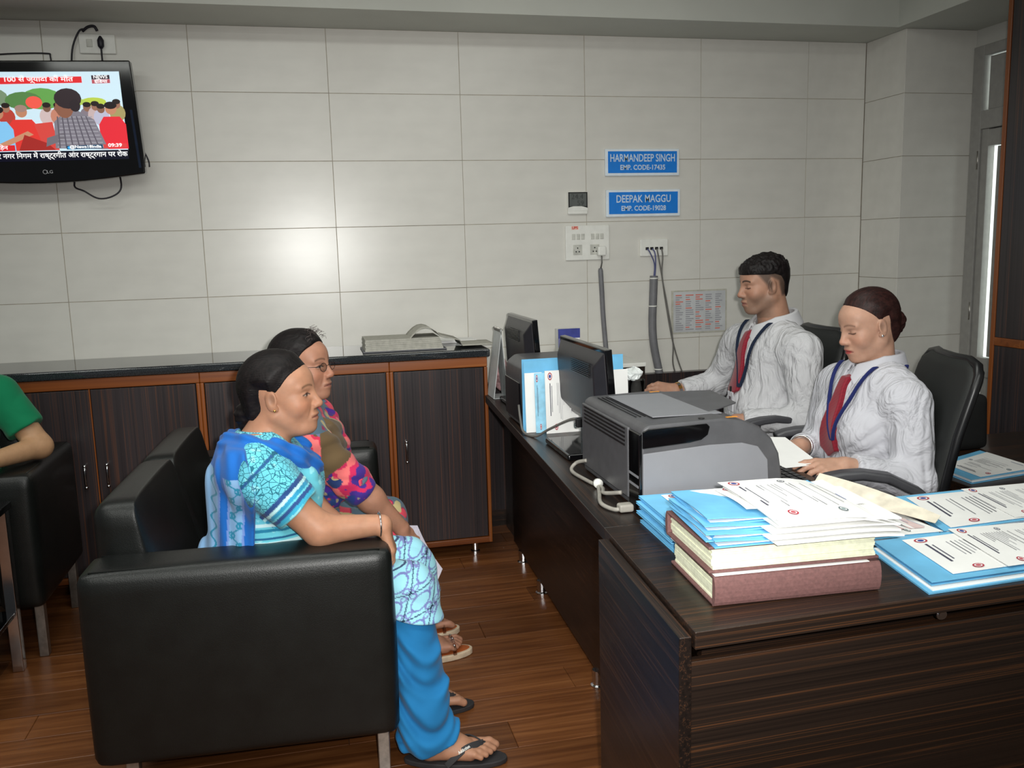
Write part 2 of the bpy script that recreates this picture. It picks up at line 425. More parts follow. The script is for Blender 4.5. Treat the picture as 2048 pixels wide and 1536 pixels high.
# ================================================================== wall cabinets and counter
def cabinet(x0, x1, doors, label):
    t = thing('wall_cabinet', label, 'cabinet', ((x0+x1)/2, 4.07, 0), group='row of wall cabinets under the counter')
    yf = 3.885; zb, zt = 0.055, 0.925; w = 0.028
    mk('body', MB().box((x0+0.004, yf+0.02, zb), (x1-0.004, 4.268, zt)), M_desk_z, t)
    mk('frame_rail', MB().box((x0, yf-0.008, zt-0.045), (x1, yf+0.02, zt)), M_trim, t, bevel=0.004)
    mk('frame_rail', MB().box((x0, yf-0.008, zb), (x1, yf+0.02, zb+w)), M_trim, t, bevel=0.004)
    mk('frame_stile', MB().box((x0, yf-0.0085, zb), (x0+0.016, yf+0.02, zt-0.045)), M_trimz, t, bevel=0.004)
    mk('frame_stile', MB().box((x1-0.016, yf-0.0085, zb), (x1, yf+0.02, zt-0.045)), M_trimz, t, bevel=0.004)
    n = len(doors); a, b = x0+0.016, x1-0.016
    for i, side in enumerate(doors):
        d0 = a+(b-a)*i/n+0.003; d1 = a+(b-a)*(i+1)/n-0.003
        d = mk('door', MB().box((d0, yf-0.003, zb+w+0.003), (d1, yf+0.016, zt-0.048)), M_door, t, bevel=0.002)
        if i: mk('door_strip', MB().box((d0-0.005, yf-0.006, zb+w), (d0-0.001, yf+0.018, zt-0.045)), M_trimz, t)
        hx = d0+0.04 if side == 'l' else d1-0.04
        h = MB().tube([(hx, yf-0.002, 0.565), (hx, yf-0.022, 0.56), (hx, yf-0.026, 0.545), (hx, yf-0.026, 0.488), (hx, yf-0.022, 0.473), (hx, yf-0.002, 0.468)], 0.0055, 8)
        h.ball((hx, yf-0.022, 0.562), 0.008, 6).ball((hx, yf-0.022, 0.471), 0.008, 6)
        mk('handle', h, M_chrome, d, smooth=True)
    for x in (x0+0.05, x1-0.075):
        for y in (yf+0.04, 4.22):
            mk('leg', MB().lathe([(0.016, 0.055), (0.016, 0.012), (0.022, 0.008), (0.022, 0.0)], (x, y, 0), 16), M_chrome, t, smooth=False)
    return t
cabinet(-1.33, -0.464, ['r', 'l'], 'dark two-door wall cabinet with orange trim beside the armchair')
cabinet(-0.464, 0.332, ['r', 'l'], 'dark wall cabinet mostly hidden behind the two seated women')
cabinet(0.332, 0.772, ['l'], 'dark single-door wall cabinet at the desk end of the row')
ct = mk('countertop', MB().box((-2.2, 3.865, 0.925), (0.785, 4.302, 0.962)), M_granite, bevel=0.008, seg=3)
tag(ct, 'long polished black granite counter top over the wall cabinets', 'countertop')

# ================================================================== sofa and armchair
def sofa(name, label, loc, rot, L, D, n, arm=0.165, hz=0.642, back=0.775, zb=0.135):
    """local frame: x = towards the front (0 at front, -D at back), y = along (0..L)"""
    t = thing(name, label, 'sofa' if n > 1 else 'armchair', loc, rot)
    Lc = (L-2*arm)/n
    def part(nm, lo, hi, bev, sag=0.0, lean=0.0):
        mb = MB(); n_ = 14; c = [(lo[i]+hi[i])/2 for i in range(3)]; h = [(hi[i]-lo[i])/2 for i in range(3)]
        sp = [math.copysign(1-(1-abs(2*k/n_-1))**1.8, 2*k/n_-1) for k in range(n_+1)]
        def rp(p):
            q = [p[i]*h[i] for i in range(3)]; inn = [max(-h[i]+bev, min(h[i]-bev, q[i])) for i in range(3)]
            d = Vector([q[i]-inn[i] for i in range(3)])
            if d.length > 1e-9: d = d.normalized()*bev
            r = [inn[i]+d[i] for i in range(3)]
            for k in range(3):
                if abs(p[k]) > 0.999:
                    a_, b_ = [x for x in range(3) if x != k]
                    r[k] += math.copysign((sag if k == 2 and sag else 0.006)*(1-p[a_]**2)*(1-p[b_]**2), p[k])
            v = Vector([c[i]+r[i] for i in range(3)])
            if lean and r[0] > 0: v.x -= (v.z-lo[2])*lean*(r[0]/h[0])
            return v
        for k in range(3):
            for sg in (-1, 1):
                def fn(u, v, k=k, sg=sg):
                    a_ = sp[round(u*n_)]; b_ = sp[round(v*n_)]; p = [0, 0, 0]; p[k] = sg; p[(k+1) % 3] = a_ if sg > 0 else -a_; p[(k+2) % 3] = b_
                    return rp(p)
                mb.grid(fn, n_, n_)
        bm = bmesh.new(); mm = mb.mesh(nm); bm.from_mesh(mm); bmesh.ops.remove_doubles(bm, verts=bm.verts, dist=0.0004); bmesh.ops.recalc_face_normals(bm, faces=bm.faces); bm.to_mesh(mm); bm.free()
        mm.materials.append(M_leather)
        return mk(nm, mm, [], t, smooth=True, local=True)
    part('armrest', (-D, 0, zb), (0, arm, hz), 0.03)
    part('armrest', (-D, L-arm, zb), (0, L, hz), 0.03)
    part('base', (-D+0.02, arm-0.02, zb+0.01), (-0.03, L-arm+0.02, 0.30), 0.02)
    part('back_frame', (-D, arm-0.01, zb+0.02), (-D+0.10, L-arm+0.01, back-0.17), 0.02)
    for i in range(n):
        y0 = arm+Lc*i
        part('seat_cushion', (-D+0.2, y0+0.002, 0.285), (-0.01, y0+Lc-0.002, 0.425), 0.035, 0.012)
        part('back_cushion', (-D+0.004, y0+0.001, 0.40), (-D+0.205, y0+Lc-0.001, back), 0.045, lean=0.24)
    for (x, y) in ((-0.045, 0.03), (-D+0.09, 0.03), (-0.045, L-0.03), (-D+0.09, L-0.03)):
        lg = MB().box((x-0.016, y-0.016, 0), (x+0.016, y+0.016, zb+0.01))
        mk('leg', lg, M_steel, t, bevel=0.003, local=True)
    # seams along the arm tops
    for y in (0.02, arm-0.02, L-arm+0.02, L-0.02):
        st = MB().tube([(-D+0.03, y, hz-0.0015), (-0.03, y, hz-0.0015)], 0.0022, 6)
        mk('seam', st, M_leather, t, local=True, smooth=True)
    return t
sofa('sofa', 'black leather two-seat sofa the two women sit on', (0.172, 2.218, 0), math.radians(-2.8), 1.40, 0.775, 2, zb=0.122)
sofa('armchair', 'black leather armchair at the left edge, under the green shirt arm', (-1.63, 3.27, 0), math.radians(-90), 0.66, 0.585, 1, arm=0.15, hz=0.68, back=0.80, zb=0.19)
# low steel-legged side table, only its corner in view
t = thing('side_table', 'chrome-legged low table cut off by the left edge of the photo', 'table', (-1.24, 3.0, 0))
mk('top', MB().box((-1.33, 2.80, 0.575), (-1.03, 3.24, 0.60)), M_blackgloss, t, bevel=0.004)
for x in (-1.305, -1.055):
    for y in (2.83, 3.21):
        mk('leg', MB().box((x-0.018, y-0.018, 0), (x+0.018, y+0.018, 0.575)), M_chrome, t, bevel=0.003)
mk('rail', MB().box((-1.305, 3.195, 0.50), (-1.055, 3.225, 0.56)), M_chrome, t, bevel=0.002)
mk('shelf', MB().box((-1.31, 2.82, 0.20), (-1.045, 3.22, 0.215)), M_blackgloss, t, bevel=0.002)

# ================================================================== desks
t = thing('reception_desk', 'dark zebrano desk end with front panel, nearest the camera', 'desk', (1.3, 1.6, 0))
mk('top', MB().prism([(0.613, 1.326, 0.717), (2.35, 1.376, 0.717), (2.35, 1.95, 0.717), (0.649, 1.910, 0.717)], (0, 0, 0.033)), M_desk_x, t, bevel=0.002)
mk('side_panel', MB().prism([(0.588, 1.336, 0.0), (0.6115, 1.336, 0.0), (0.6445, 1.87, 0.0), (0.621, 1.87, 0.0)], (0, 0, 0.738)), M_desk_y, t, bevel=0.002)
mk('side_panel', MB().prism([(2.32, 1.39, 0.0), (2.35, 1.39, 0.0), (2.35, 1.92, 0.0), (2.32, 1.92, 0.0)], (0, 0, 0.716)), M_desk_y, t, bevel=0.002)
mk('front_panel', MB().prism([(0.610, 1.3385, 0.0), (2.318, 1.388, 0.0), (2.318, 1.408, 0.0), (0.611, 1.3585, 0.0)], (0, 0, 0.690)), M_desk_x, t, bevel=0.002)
mk('lock', MB().lathe([(0.011, 0.0), (0.011, 0.008), (0.007, 0.01)], (1.128, 1.357, 0.706), 14, 'y').lathe([(0.0085, -0.004), (0.0085, 0.0)], (1.128, 1.357, 0.706), 14, 'y'), M_chrome, t)
mk('under_rail', MB().prism([(0.66, 1.40, 0.66), (2.30, 1.45, 0.66), (2.30, 1.47, 0.66), (0.66, 1.42, 0.66)], (0, 0, 0.055)), M_desk_x, t)
t = thing('office_desk', 'long dark desk along which monitors and printers stand', 'desk', (1.0, 2.9, 0))
mk('top', MB().prism([(0.650, 1.9125, 0.717), (1.345, 1.9295, 0.717), (1.43, 3.885, 0.717), (0.758, 3.885, 0.717)], (0, 0, 0.033)), M_desk_y, t, bevel=0.002)
mk('modesty_panel', MB().prism([(0.815, 1.93, 0.055), (0.835, 1.93, 0.055), (0.890, 3.86, 0.055), (0.870, 3.86, 0.055)], (0, 0, 0.662)), M_desk_y, t, bevel=0.002)
for (x, y, zt_) in ((0.842, 2.55, 0.056), (0.866, 3.35, 0.056), (0.878, 3.72, 0.056), (1.30, 2.1, 0.717), (1.37, 3.75, 0.717)):
    mk('leg', MB().lathe([(0.02, zt_), (0.02, 0.01), (0.026, 0.006), (0.026, 0.0)], (x, y, 0), 16), M_chrome, t)
# table behind the staff
t = thing('back_table', 'dark low table at the right edge holding a blue file', 'table', (2.45, 2.63, 0))
mk('top', MB().prism([(2.05, 2.27, 0.575), (2.84, 2.27, 0.575), (2.84, 3.0, 0.575), (2.05, 3.0, 0.575)], (0, 0, 0.03)), M_desk_x, t, bevel=0.002)
for x in (2.09, 2.78):
    mk('side_panel', MB().box((x, 2.30, 0), (x+0.03, 2.97, 0.575)), M_desk_z, t)
# tall cupboard on the right wall
t = thing('tall_cupboard', 'tall dark cupboard edged with orange trim at the right edge', 'cupboard', (3.1, 2.7, 0))
mk('body', MB().box((2.915, 1.75, 0.0), (3.345, 3.268, 2.405)), M_door, t)
for (y0, y1) in ((2.52, 3.25), (1.76, 2.50)):
    for (z0, z1) in ((0.06, 0.932), (0.968, 2.36)):
        d = mk('door', MB().box((2.898, y0, z0), (2.9145, y1, z1)), M_door, t, bevel=0.002)
        mk('handle', MB().box((2.885, y0+0.03, z0+0.3), (2.8975, y0+0.045, z0+0.42)), M_chrome, d, bevel=0.002)
for (y0, y1) in ((3.25, 3.272), (2.50, 2.52), (1.745, 1.76)):
    mk('stile', MB().box((2.893, y0, 0.0), (2.916, y1, 2.40)), M_trimz, t, bevel=0.003)
for z in (0.04, 0.95, 2.38):
    mk('rail', MB().box((2.8925, 1.76, z-0.018), (2.916, 3.25, z+0.018)), M_trim, t, bevel=0.003)

# ================================================================== office chairs
def office_chair(label, loc, rot, dz=0.06):
    """faces local -x; back panel at +x"""
    t = thing('office_chair', label, 'chair', loc, rot, 'staff chairs behind the desk')
    for k in range(5):
        a = 2*PI*k/5+0.3; e = (0.27*math.cos(a), 0.27*math.sin(a))
        sp = mk('base_spoke', MB().tube([(0, 0, 0.085), (e[0], e[1], 0.065)], [0.026, 0.016], 8), M_blackplas, t, smooth=True, local=True)
        mk('caster', MB().lathe([(0.01, -0.022), (0.025, -0.018), (0.025, 0.018), (0.01, 0.022)], (e[0], e[1], 0.026), 14, 'x'), M_blackplas, t, smooth=True, local=True)
    mk('gas_lift', MB().lathe([(0.028, 0.07), (0.028, 0.25), (0.018, 0.25), (0.018, 0.42+dz)], (0, 0, 0), 14), M_blackplas, t, local=True)
    s = MB().box((-0.24, -0.24, 0.43+dz), (0.22, 0.24, 0.50+dz)); mk('seat', s, M_leather, t, bevel=0.03, seg=4, local=True)
    # curved back panel: rounded rectangle outline, bowed
    def bk(off):
        def fn(u, v):
            yy = (u-0.5)*2; zz = v
            w = 0.212*(1-0.12*(1-zz)**2)
            r = 0.06/0.245; 
            ycl = yy*w
            edge = 0.0
            if zz > 0.88: w2 = w-0.075*(1-math.sqrt(max(0, 1-((zz-0.88)/0.12)**2))); ycl = yy*w2
            if zz < 0.10: w2 = w-0.06*(1-math.sqrt(max(0, 1-((0.10-zz)/0.10)**2))); ycl = yy*w2
            return (0.225+0.10*zz-0.045*yy*yy*-1*0.5-0.02*math.sin(PI*zz)+off, ycl, 0.55+dz+0.515*zz)
        return fn
    p = MB().grid(bk(0.0), 14, 20, 0.032, (1, 0, 0.0))
    mk('backrest', p, M_chairmesh, t, smooth=True, local=True, fixn=True)
    rim = [Vector(bk(0.016)(u, v)) for u, v in [(0, 0), (0, .3), (0, .6), (0, .85), (0, .93), (0, .98), (.04, 1), (.3, 1), (.7, 1), (.96, 1), (1, .98), (1, .93), (1, .85), (1, .6), (1, .3), (1, 0), (.7, 0), (.3, 0)]]
    mk('back_frame', MB().tube(rim, 0.014, 8, True), M_blackplas, t, smooth=True, local=True)
    mk('back_stem', MB().tube([(0.16, 0, 0.44+dz), (0.28, 0, 0.45+dz), (0.31, 0, 0.56+dz), (0.31, 0, 0.72+dz)], 0.022, 8), M_blackplas, t, smooth=True, local=True)
    for sgn in (-1, 1):
        y = 0.30*sgn
        path = [(a_, b_, c_+dz) for a_, b_, c_ in [(-0.10, y, 0.752), (-0.07, y, 0.764), (-0.03, y, 0.772), (0.02, y, 0.776), (0.09, y, 0.766), (0.17, y, 0.726), (0.23, y, 0.665), (0.265, y*0.9, 0.60)]]
        mk('armrest', MB().ribbon(path, 0.05, 0.026), M_armplas, t, local=True, bevel=0.008, seg=3)
        st = [(a_, b_, c_+dz) for a_, b_, c_ in [(-0.05, y, 0.762), (-0.07, y*1.02, 0.60), (-0.06, y*0.95, 0.47), (0.04, y*0.7, 0.43)]]
        mk('arm_bracket', MB().ribbon(st, 0.035, 0.02), M_blackplas, t, local=True, bevel=0.005)
    return t
M_chairmesh = plain('black_chair_mesh', (24, 26, 25), 0.6, var=0.25, scale=500, bmp=0.3, bscale=900)
M_armplas = plain('charcoal_armrest', (62, 62, 66), 0.45, var=0.06)
office_chair('black office chair the woman in white sits in', (1.54, 2.385, 0), math.radians(-19), -0.01)
office_chair('black office chair the man in white sits in', (1.625, 3.15, 0), math.radians(-4), -0.005)
# ================================================================== things on the back wall
EX, EZ = (1, 0, 0), (0, 0, 1)
WF = WY-0.0035            # face of the tiles
M_signblue = plain('sign_blue', (28, 128, 224), 0.35, var=0.02)
M_signwhite = plain('sign_white', (226, 236, 244), 0.4, var=0.02)
M_letters = plain('sign_lettering', (206, 222, 240), 0.45, var=0.02)
def name_sign(x0, x1, z0, z1, l1, l2, w1, w2, label):
    t = thing('name_sign', label, 'sign', ((x0+x1)/2, WF, z0), group='blue employee signs on the tiled wall')
    mk('board', MB().box((x0, WF-0.014, z0), (x1, WF, z1)), M_signwhite, t, bevel=0.003)
    mk('blue_face', MB().box((x0+0.014, WF-0.016, z0+0.014), (x1-0.014, WF-0.0135, z1-0.012)), M_signblue, t)
    cx = (x0+x1)/2; H = z1-z0
    text_obj('lettering', l1, 0.052, M_letters, t, (cx, WF-0.0162, z0+H*0.53), EX, EZ, w1, bold=0.0008)
    text_obj('lettering', l2, 0.034, M_letters, t, (cx, WF-0.0162, z0+H*0.225), EX, EZ, w2, bold=0.0008)
name_sign(1.486, 1.882, 1.748, 1.880, 'HARMANDEEP SINGH', 'EMP. CODE-17435', 0.345, 0.24, 'upper blue employee name sign with a longer name')
name_sign(1.489, 1.887, 1.546, 1.680, 'DEEPAK MAGGU', 'EMP. CODE-19028', 0.292, 0.24, 'lower blue employee name sign with a shorter name')
# thermometer clock
M_lcdgrey = plain('grey_liquid_crystal', (96, 100, 98), 0.25, var=0.03)
M_lcdink = plain('liquid_crystal_digits', (58, 62, 60), 0.4)
t = thing('digital_thermometer', 'small white digital thermometer left of the lower blue sign', 'thermometer', (1.34, WF, 1.565))
mk('case', MB().box((1.288, WF-0.016, 1.563), (1.391, WF, 1.673)), M_whiteplas, t, bevel=0.005)
mk('screen_border', MB().box((1.290, WF-0.018, 1.592), (1.389, WF-0.0155, 1.671)), M_blackplas, t)
mk('screen', MB().box((1.296, WF-0.019, 1.602), (1.383, WF-0.0175, 1.666)), M_lcdgrey, t)
wv = [(1.2902+0.0986*i/12, WF-0.0186, 1.594+0.010*math.sin(i/12*PI*0.95+0.2)) for i in range(13)]
mk('swoosh', MB().prism([(1.2902, WF-0.0186, 1.58)]+wv+[(1.3888, WF-0.0186, 1.58)], (0, 0.002, 0)), M_whiteplas, t)
text_obj('digits', '24.4', 0.036, M_lcdink, t, (1.336, WF-0.0192, 1.637), EX, EZ, 0.062)
text_obj('digits', '59', 0.034, M_lcdink, t, (1.352, WF-0.0192, 1.606), EX, EZ, 0.034)
# power switchboard
t = thing('switchboard', 'white switchboard with two rows of switches and one plug', 'switchboard', (1.39, WF, 1.335))
mk('plate', MB().box((1.274, WF-0.012, 1.335), (1.505, WF, 1.508)), M_whiteplas, t, bevel=0.004)
M_seamgrey = plain('switch_grey_plastic', (196, 196, 188), 0.5)  # switches and socket faces, slightly greyer than the white plate
for k in range(6):
    x = 1.306+0.024*k+(0.028 if k > 2 else 0)
    mk('switch', MB().box((x, WF-0.0155, 1.438), (x+0.019, WF-0.0115, 1.466)), M_seamgrey, t, bevel=0.002)
for x in (1.315, 1.405):
    mk('socket', MB().box((x-0.004, WF-0.0145, 1.362), (x+0.044, WF-0.0115, 1.412)), M_seamgrey, t, bevel=0.002)
    for dx, dz in ((0.012, 1.378), (0.028, 1.378), (0.02, 1.396)):
        mk('pin_hole', MB().lathe([(0.0035, 0.0), (0.0035, 0.001)], (x+dx, WF-0.0155, dz), 10, 'y'), M_blackplas, t)
M_redlabel = plain('red_label_ink', (214, 58, 44), 0.6)
M_peach = plain('peach_label', (246, 206, 192), 0.7)
mk('label', MB().box((1.304, WF-0.0128, 1.487), (1.342, WF-0.0118, 1.505)), M_peach, t)
text_obj('lettering', 'UPS', 0.018, M_redlabel, t, (1.323, WF-0.0130, 1.4905), EX, EZ, 0.03, bold=0.0006)
t = thing('power_plug', 'white plug in the switchboard with a grey lead hanging down', 'plug', (1.455, WF, 1.37))
mk('plug_body', MB().box((1.434, WF-0.045, 1.355), (1.478, WF-0.0145, 1.403)), M_whiteplas, t, bevel=0.008, seg=3)
mk('lead', MB().tube([(1.456, WF-0.03, 1.357), (1.457, WF-0.03, 1.32), (1.456, WF-0.014, 1.29)], 0.004, 8), M_cable, t, smooth=True)
def wavy(pts, n=6):
    out = []; P = [Vector(p) for p in pts]
    for i in range(len(P)-1):
        p0, p1, p2, p3 = P[max(i-1, 0)], P[i], P[i+1], P[min(i+2, len(P)-1)]
        for k in range(n):
            q = k/n
            out.append(0.5*((2*p1)+(p2-p0)*q+(2*p0-5*p1+4*p2-p3)*q*q+(3*p1-p0-3*p2+p3)*q**3))
    return out+[P[-1]]
o = mk('cable_conduit', MB().tube(wavy([(1.454, WF-0.014, 1.292), (1.460, WF-0.014, 1.18), (1.466, WF-0.014, 1.05), (1.477, WF-0.016, 0.90), (1.49, WF-0.018, 0.74)]), [0.009]+[0.0125]*24, 10), M_conduit, smooth=True)
tag(o, 'thin grey conduit dropping from the switchboard plug', 'conduit')
# data outlet
t = thing('data_outlet', 'white network outlet plate with four leads plugged in', 'outlet', (1.745, WF, 1.345))
mk('plate', MB().box((1.670, WF-0.012, 1.345), (1.822, WF, 1.431)), M_whiteplas, t, bevel=0.004)
px = (1.706, 1.731, 1.757, 1.783)
for k, x in enumerate(px):
    mk('jack', MB().box((x-0.008, WF-0.020, 1.377), (x+0.008, WF-0.011, 1.391)), M_blackplas, t, bevel=0.0015)
t = thing('network_conduit', 'thick grey bent conduit below the network outlet', 'conduit', (1.74, WF, 0.7))
mk('tube', MB().tube(wavy([(1.738, WF-0.026, 1.245), (1.733, WF-0.026, 1.12), (1.729, WF-0.026, 1.0), (1.738, WF-0.026, 0.88), (1.776, WF-0.026, 0.70)]), 0.021, 14), M_conduit, t, smooth=True)
for z, x in ((1.232, 1.7375), (1.09, 1.732), (0.76, 1.761)):
    mk('tie_band', MB().lathe([(0.0222, -0.003), (0.0222, 0.003)], (x, WF-0.026, z), 16), M_whiteplas, t, smooth=True)
for k in (0, 1):
    o = mk('network_lead', MB().tube(wavy([(px[k], WF-0.02, 1.383), (px[k]+0.012, WF-0.028, 1.36), (1.741+0.006*k, WF-0.028, 1.30), (1.735+0.007*k, WF-0.026, 1.22)]), 0.0035, 8), M_bluecable, smooth=True)
    tag(o, ['left', 'right'][k]+' one of the two blue network leads entering the thick conduit', 'cable', 'blue network leads')
for k, pts in enumerate(([(px[2], WF-0.02, 1.383), (1.765, WF-0.022, 1.34), (1.79, WF-0.012, 1.23), (1.81, WF-0.012, 1.10), (1.848, WF-0.012, 0.90), (1.90, WF-0.012, 0.74), (1.945, WF-0.012, 0.68)],
                         [(px[3], WF-0.02, 1.383), (1.788, WF-0.022, 1.34), (1.786, WF-0.019, 1.24), (1.812, WF-0.019, 1.10), (1.846, WF-0.019, 0.90), (1.850, WF-0.012, 0.78), (1.885, WF-0.012, 0.67)])):
    o = mk('network_lead', MB().tube(wavy(pts), 0.004, 8), M_cable, smooth=True)
    tag(o, ['grey network lead from the outlet ending further right', 'grey network lead from the outlet ending further left'][k], 'cable', 'grey network leads')
# notice in a plastic sleeve
m, nt, b = nmat('clear_sleeve'); b.inputs['Base Color'].default_value = (0.9, 0.92, 0.92, 1); b.inputs['Roughness'].default_value = 0.12
b.inputs['Transmission Weight'].default_value = 1.0; b.inputs['IOR'].default_value = 1.2; M_sleeve = m
t = thing('notice_sheet', 'laminated notice of red and grey columns stuck beside the man', 'notice', (2.0, WF, 0.94))
mk('sheet', MB().box((1.856, WF-0.002, 0.944), (2.150, WF-0.0005, 1.155)), plain('notice_grey', (196, 198, 200), 0.35, var=0.05, scale=10), t)
P = []; rr = random.Random(3)
for c in range(5):
    x = 1.868+c*0.056
    for r in range(17):
        z = 1.138-r*0.0112
        col = (214, 118, 104) if rr.random() < (0.5 if c in (1, 2) else 0.3) else (158, 158, 164)
        w = rr.uniform(0.02, 0.046); h = 0.004
        P.append(([(x, WF-0.0024, z-h), (x+w, WF-0.0024, z-h), (x+w, WF-0.0024, z+h*0.4), (x, WF-0.0024, z+h*0.4)], col))
colmesh('print', P, t, M_print)
mk('sleeve_edge', MB().box((1.844, WF-0.0016, 0.936), (1.856, WF-0.0002, 1.163)).box((2.150, WF-0.0016, 0.936), (2.158, WF-0.0002, 1.163)).box((1.856, WF-0.0016, 1.155), (2.150, WF-0.0002, 1.163)).box((1.856, WF-0.0016, 0.936), (2.150, WF-0.0002, 0.944)), plain('sleeve_plastic', (186, 184, 172), 0.2), t)

# ================================================================== television
tvx = Vector((0.9985, 0.0, 0.020)); tvx.normalize()
tvy = Vector((-0.02, -0.05, 1.0)); tvy = (tvy-tvx*tvy.dot(tvx)).normalized(); tvn = tvx.cross(tvy)   # n points towards the room (-y)
tvo = Vector((-0.669, 4.135, 2.230))           # top right corner of the front
TW, TH = 0.80, 0.492
def TV(u, v, d=0.0): return tvo + tvx*u + tvy*v + tvn*d
t = thing('television', 'black flat television showing the news, hung at upper left', 'television', (-1.07, 4.2, 1.74))
out = [(-TW, 0), (0, 0), (0.006, -0.15), (0.012, -0.38), (0.010, -TH+0.028)] + [(0.010-(TW+0.02)*k/10, -TH+0.028-0.030*math.sin(PI*k/10)) for k in range(1, 10)] + [(-TW-0.010, -TH+0.028), (-TW-0.012, -0.38), (-TW-0.006, -0.15)]
mk('cabinet', MB().prism([TV(u, v, 0) for u, v in out], tvn*-0.055), M_blackgloss, t, bevel=0.006, seg=3)
mk('rear_housing', MB().prism([TV(u, v, -0.055) for u, v in [(-TW+0.1, -0.06), (-0.1, -0.06), (-0.08, -TH+0.1), (-TW+0.08, -TH+0.1)]], tvn*-0.035), M_blackplas, t, bevel=0.005)
mk('wall_bracket', MB().box((-1.2, 4.235, 1.90), (-0.95, 4.302, 2.12)), M_blackplas, t)
SW0, SW1, SH0, SH1 = -TW+0.045, -0.047, -0.045, -0.402     # screen rectangle
SWd, SHt = SW1-SW0, SH0-SH1
def SC(u, v, d=0.0012): return TV(SW0+SWd*u, SH1+SHt*v, d)      # u right, v up in 0..1
scr = mk('screen', MB().prism([SC(u, v, 0.0004) for u, v in [(0, 0), (1, 0), (1, 1), (0, 1)]], tvn*0.0004), M_blackgloss, t)
pol = []; dd = [0.0010]
def poly(pts, col):
    dd[0] += 0.00003; pol.append(([SC(u, v, dd[0]) for u, v in pts], col))
def oval(cu, cv, ru, rv, col, n=16): poly([(cu+ru*math.cos(2*PI*k/n), cv+rv*math.sin(2*PI*k/n)) for k in range(n)], col)
poly([(0, .10), (1, .10), (1, 1), (0, 1)], (190, 214, 226))
for (cu, cv, ru, rv, col) in [(.10, .70, .14, .14, (120, 140, 110)), (.28, .72, .10, .11, (110, 132, 104)), (.56, .70, .11, .12, (92, 150, 72)), (.46, .68, .10, .10, (78, 120, 66)), (.84, .66, .07, .05, (170, 190, 70)), (.74, .66, .06, .04, (160, 186, 80))]:
    oval(cu, cv, ru, rv, col)
for (cu, cv, sk, sh) in [(.36, .60, 150, (170, 60, 50)), (.58, .60, 110, (190, 170, 170)), (.64, .60, 120, (180, 120, 100)), (.70, .59, 90, (60, 40, 40)), (.80, .60, 130, (120, 110, 120)), (.845, .61, 140, (180, 160, 160)), (.965, .63, 140, (150, 140, 90)), (.875, .58, 120, (170, 170, 190))]:
    oval(cu, cv-.10, .045, .10, sh); oval(cu, cv, .022, .05, (sk, int(sk*.72), int(sk*.58))); oval(cu, cv+.03, .023, .03, (34, 26, 24))
def man(cu, w, head, shirt, top, hair=(28, 22, 24), skin=(176, 122, 94), n=0):
    poly([(cu-w, .12), (cu-w, top-.12), (cu-w*.6, top-.03), (cu+w*.6, top-.03), (cu+w, top-.12), (cu+w, .12)], shirt)
    oval(cu, top+head*.9, head*.48, head, skin); oval(cu, top+head*1.45, head*.52, head*.62, hair)
man(.44, .085, .065, (206, 52, 46), .50, (150, 120, 110)); oval(.515, .66, .045, .07, (222, 84, 70))
man(.31, .075, .07, (122, 182, 222), .48); man(.93, .075, .068, (206, 40, 52), .52)
poly([(.54, .12), (.50, .42), (.60, .44), (.62, .12)], (196, 66, 60))
poly([(.30, .14), (.30, .20), (.46, .34), (.49, .30)], (184, 130, 100)); poly([(.40, .12), (.44, .30), (.56, .20), (.60, .12)], (150, 40, 36))
poly([(.60, .14), (.61, .44), (.68, .56), (.75, .56), (.83, .46), (.87, .24), (.89, .12)], (116, 112, 122))
poly([(.55, .16), (.56, .26), (.66, .32), (.66, .24)], (104, 100, 108))
for k in range(9): poly([(.61+.005*k, .15+.042*k), (.87-.006*k, .15+.042*k), (.87-.006*k, .16+.042*k), (.61+.005*k, .16+.042*k)], (146, 144, 152))
for k in range(7): poly([(.62+.036*k, .14), (.628+.036*k, .14), (.635+.026*k, .5), (.628+.026*k, .5)], (86, 82, 92))
oval(.675, .60, .05, .12, (128, 84, 66)); oval(.70, .70, .075, .115, (44, 34, 38)); oval(.735, .62, .03, .07, (40, 32, 36))
poly([(0, .855), (.79, .875), (.79, .945), (0, .93)], (206, 34, 40))
poly([(.845, .91), (.945, .915), (.945, .96), (.845, .957)], (46, 34, 44)); poly([(.845, .865), (.945, .87), (.945, .913), (.845, .908)], (168, 74, 84))
poly([(0, .115), (.38, .12), (.38, .185), (0, .18)], (200, 34, 40)); poly([(.66, .125), (.86, .13), (.86, .175), (.66, .165)], (26, 62, 92)); oval(.675, .145, .01, .016, (60, 160, 220))
poly([(.865, .13), (.995, .135), (.995, .18), (.865, .175)], (196, 60, 60))
poly([(0, 0), (1, 0), (1, .108), (0, .112)], (8, 8, 26))
colmesh('news_picture', pol, scr, M_lcd)
M_scrtext = plain('screen_caption_white', (238, 238, 240), 0.4, emit=0.7, var=0.01)
def cap(s, u, v, size, w, al='CENTER', bold=0.0006):
    text_obj('caption', s, size, M_scrtext, scr, SC(u, v, 0.0034), tvx, tvy, w, al, bold)
cap('100 \u0938\u0947 \u091c\u093c\u094d\u092f\u093e\u0926\u093e \u0915\u0940 \u092e\u094c\u0924', .56, .892, 0.026, 0.262)
cap('NEWS', .895, .922, 0.018, 0.055); cap('\u0907\u0902\u093f\u0921\u092f\u093e', .895, .874, 0.017, 0.052)
cap('\u0940 \u0915\u093f\u0939\u0928', .29, .138, 0.022, 0.075); cap('@News18India', .765, .138, 0.016, 0.125); cap('09:39', .93, .145, 0.02, 0.055)
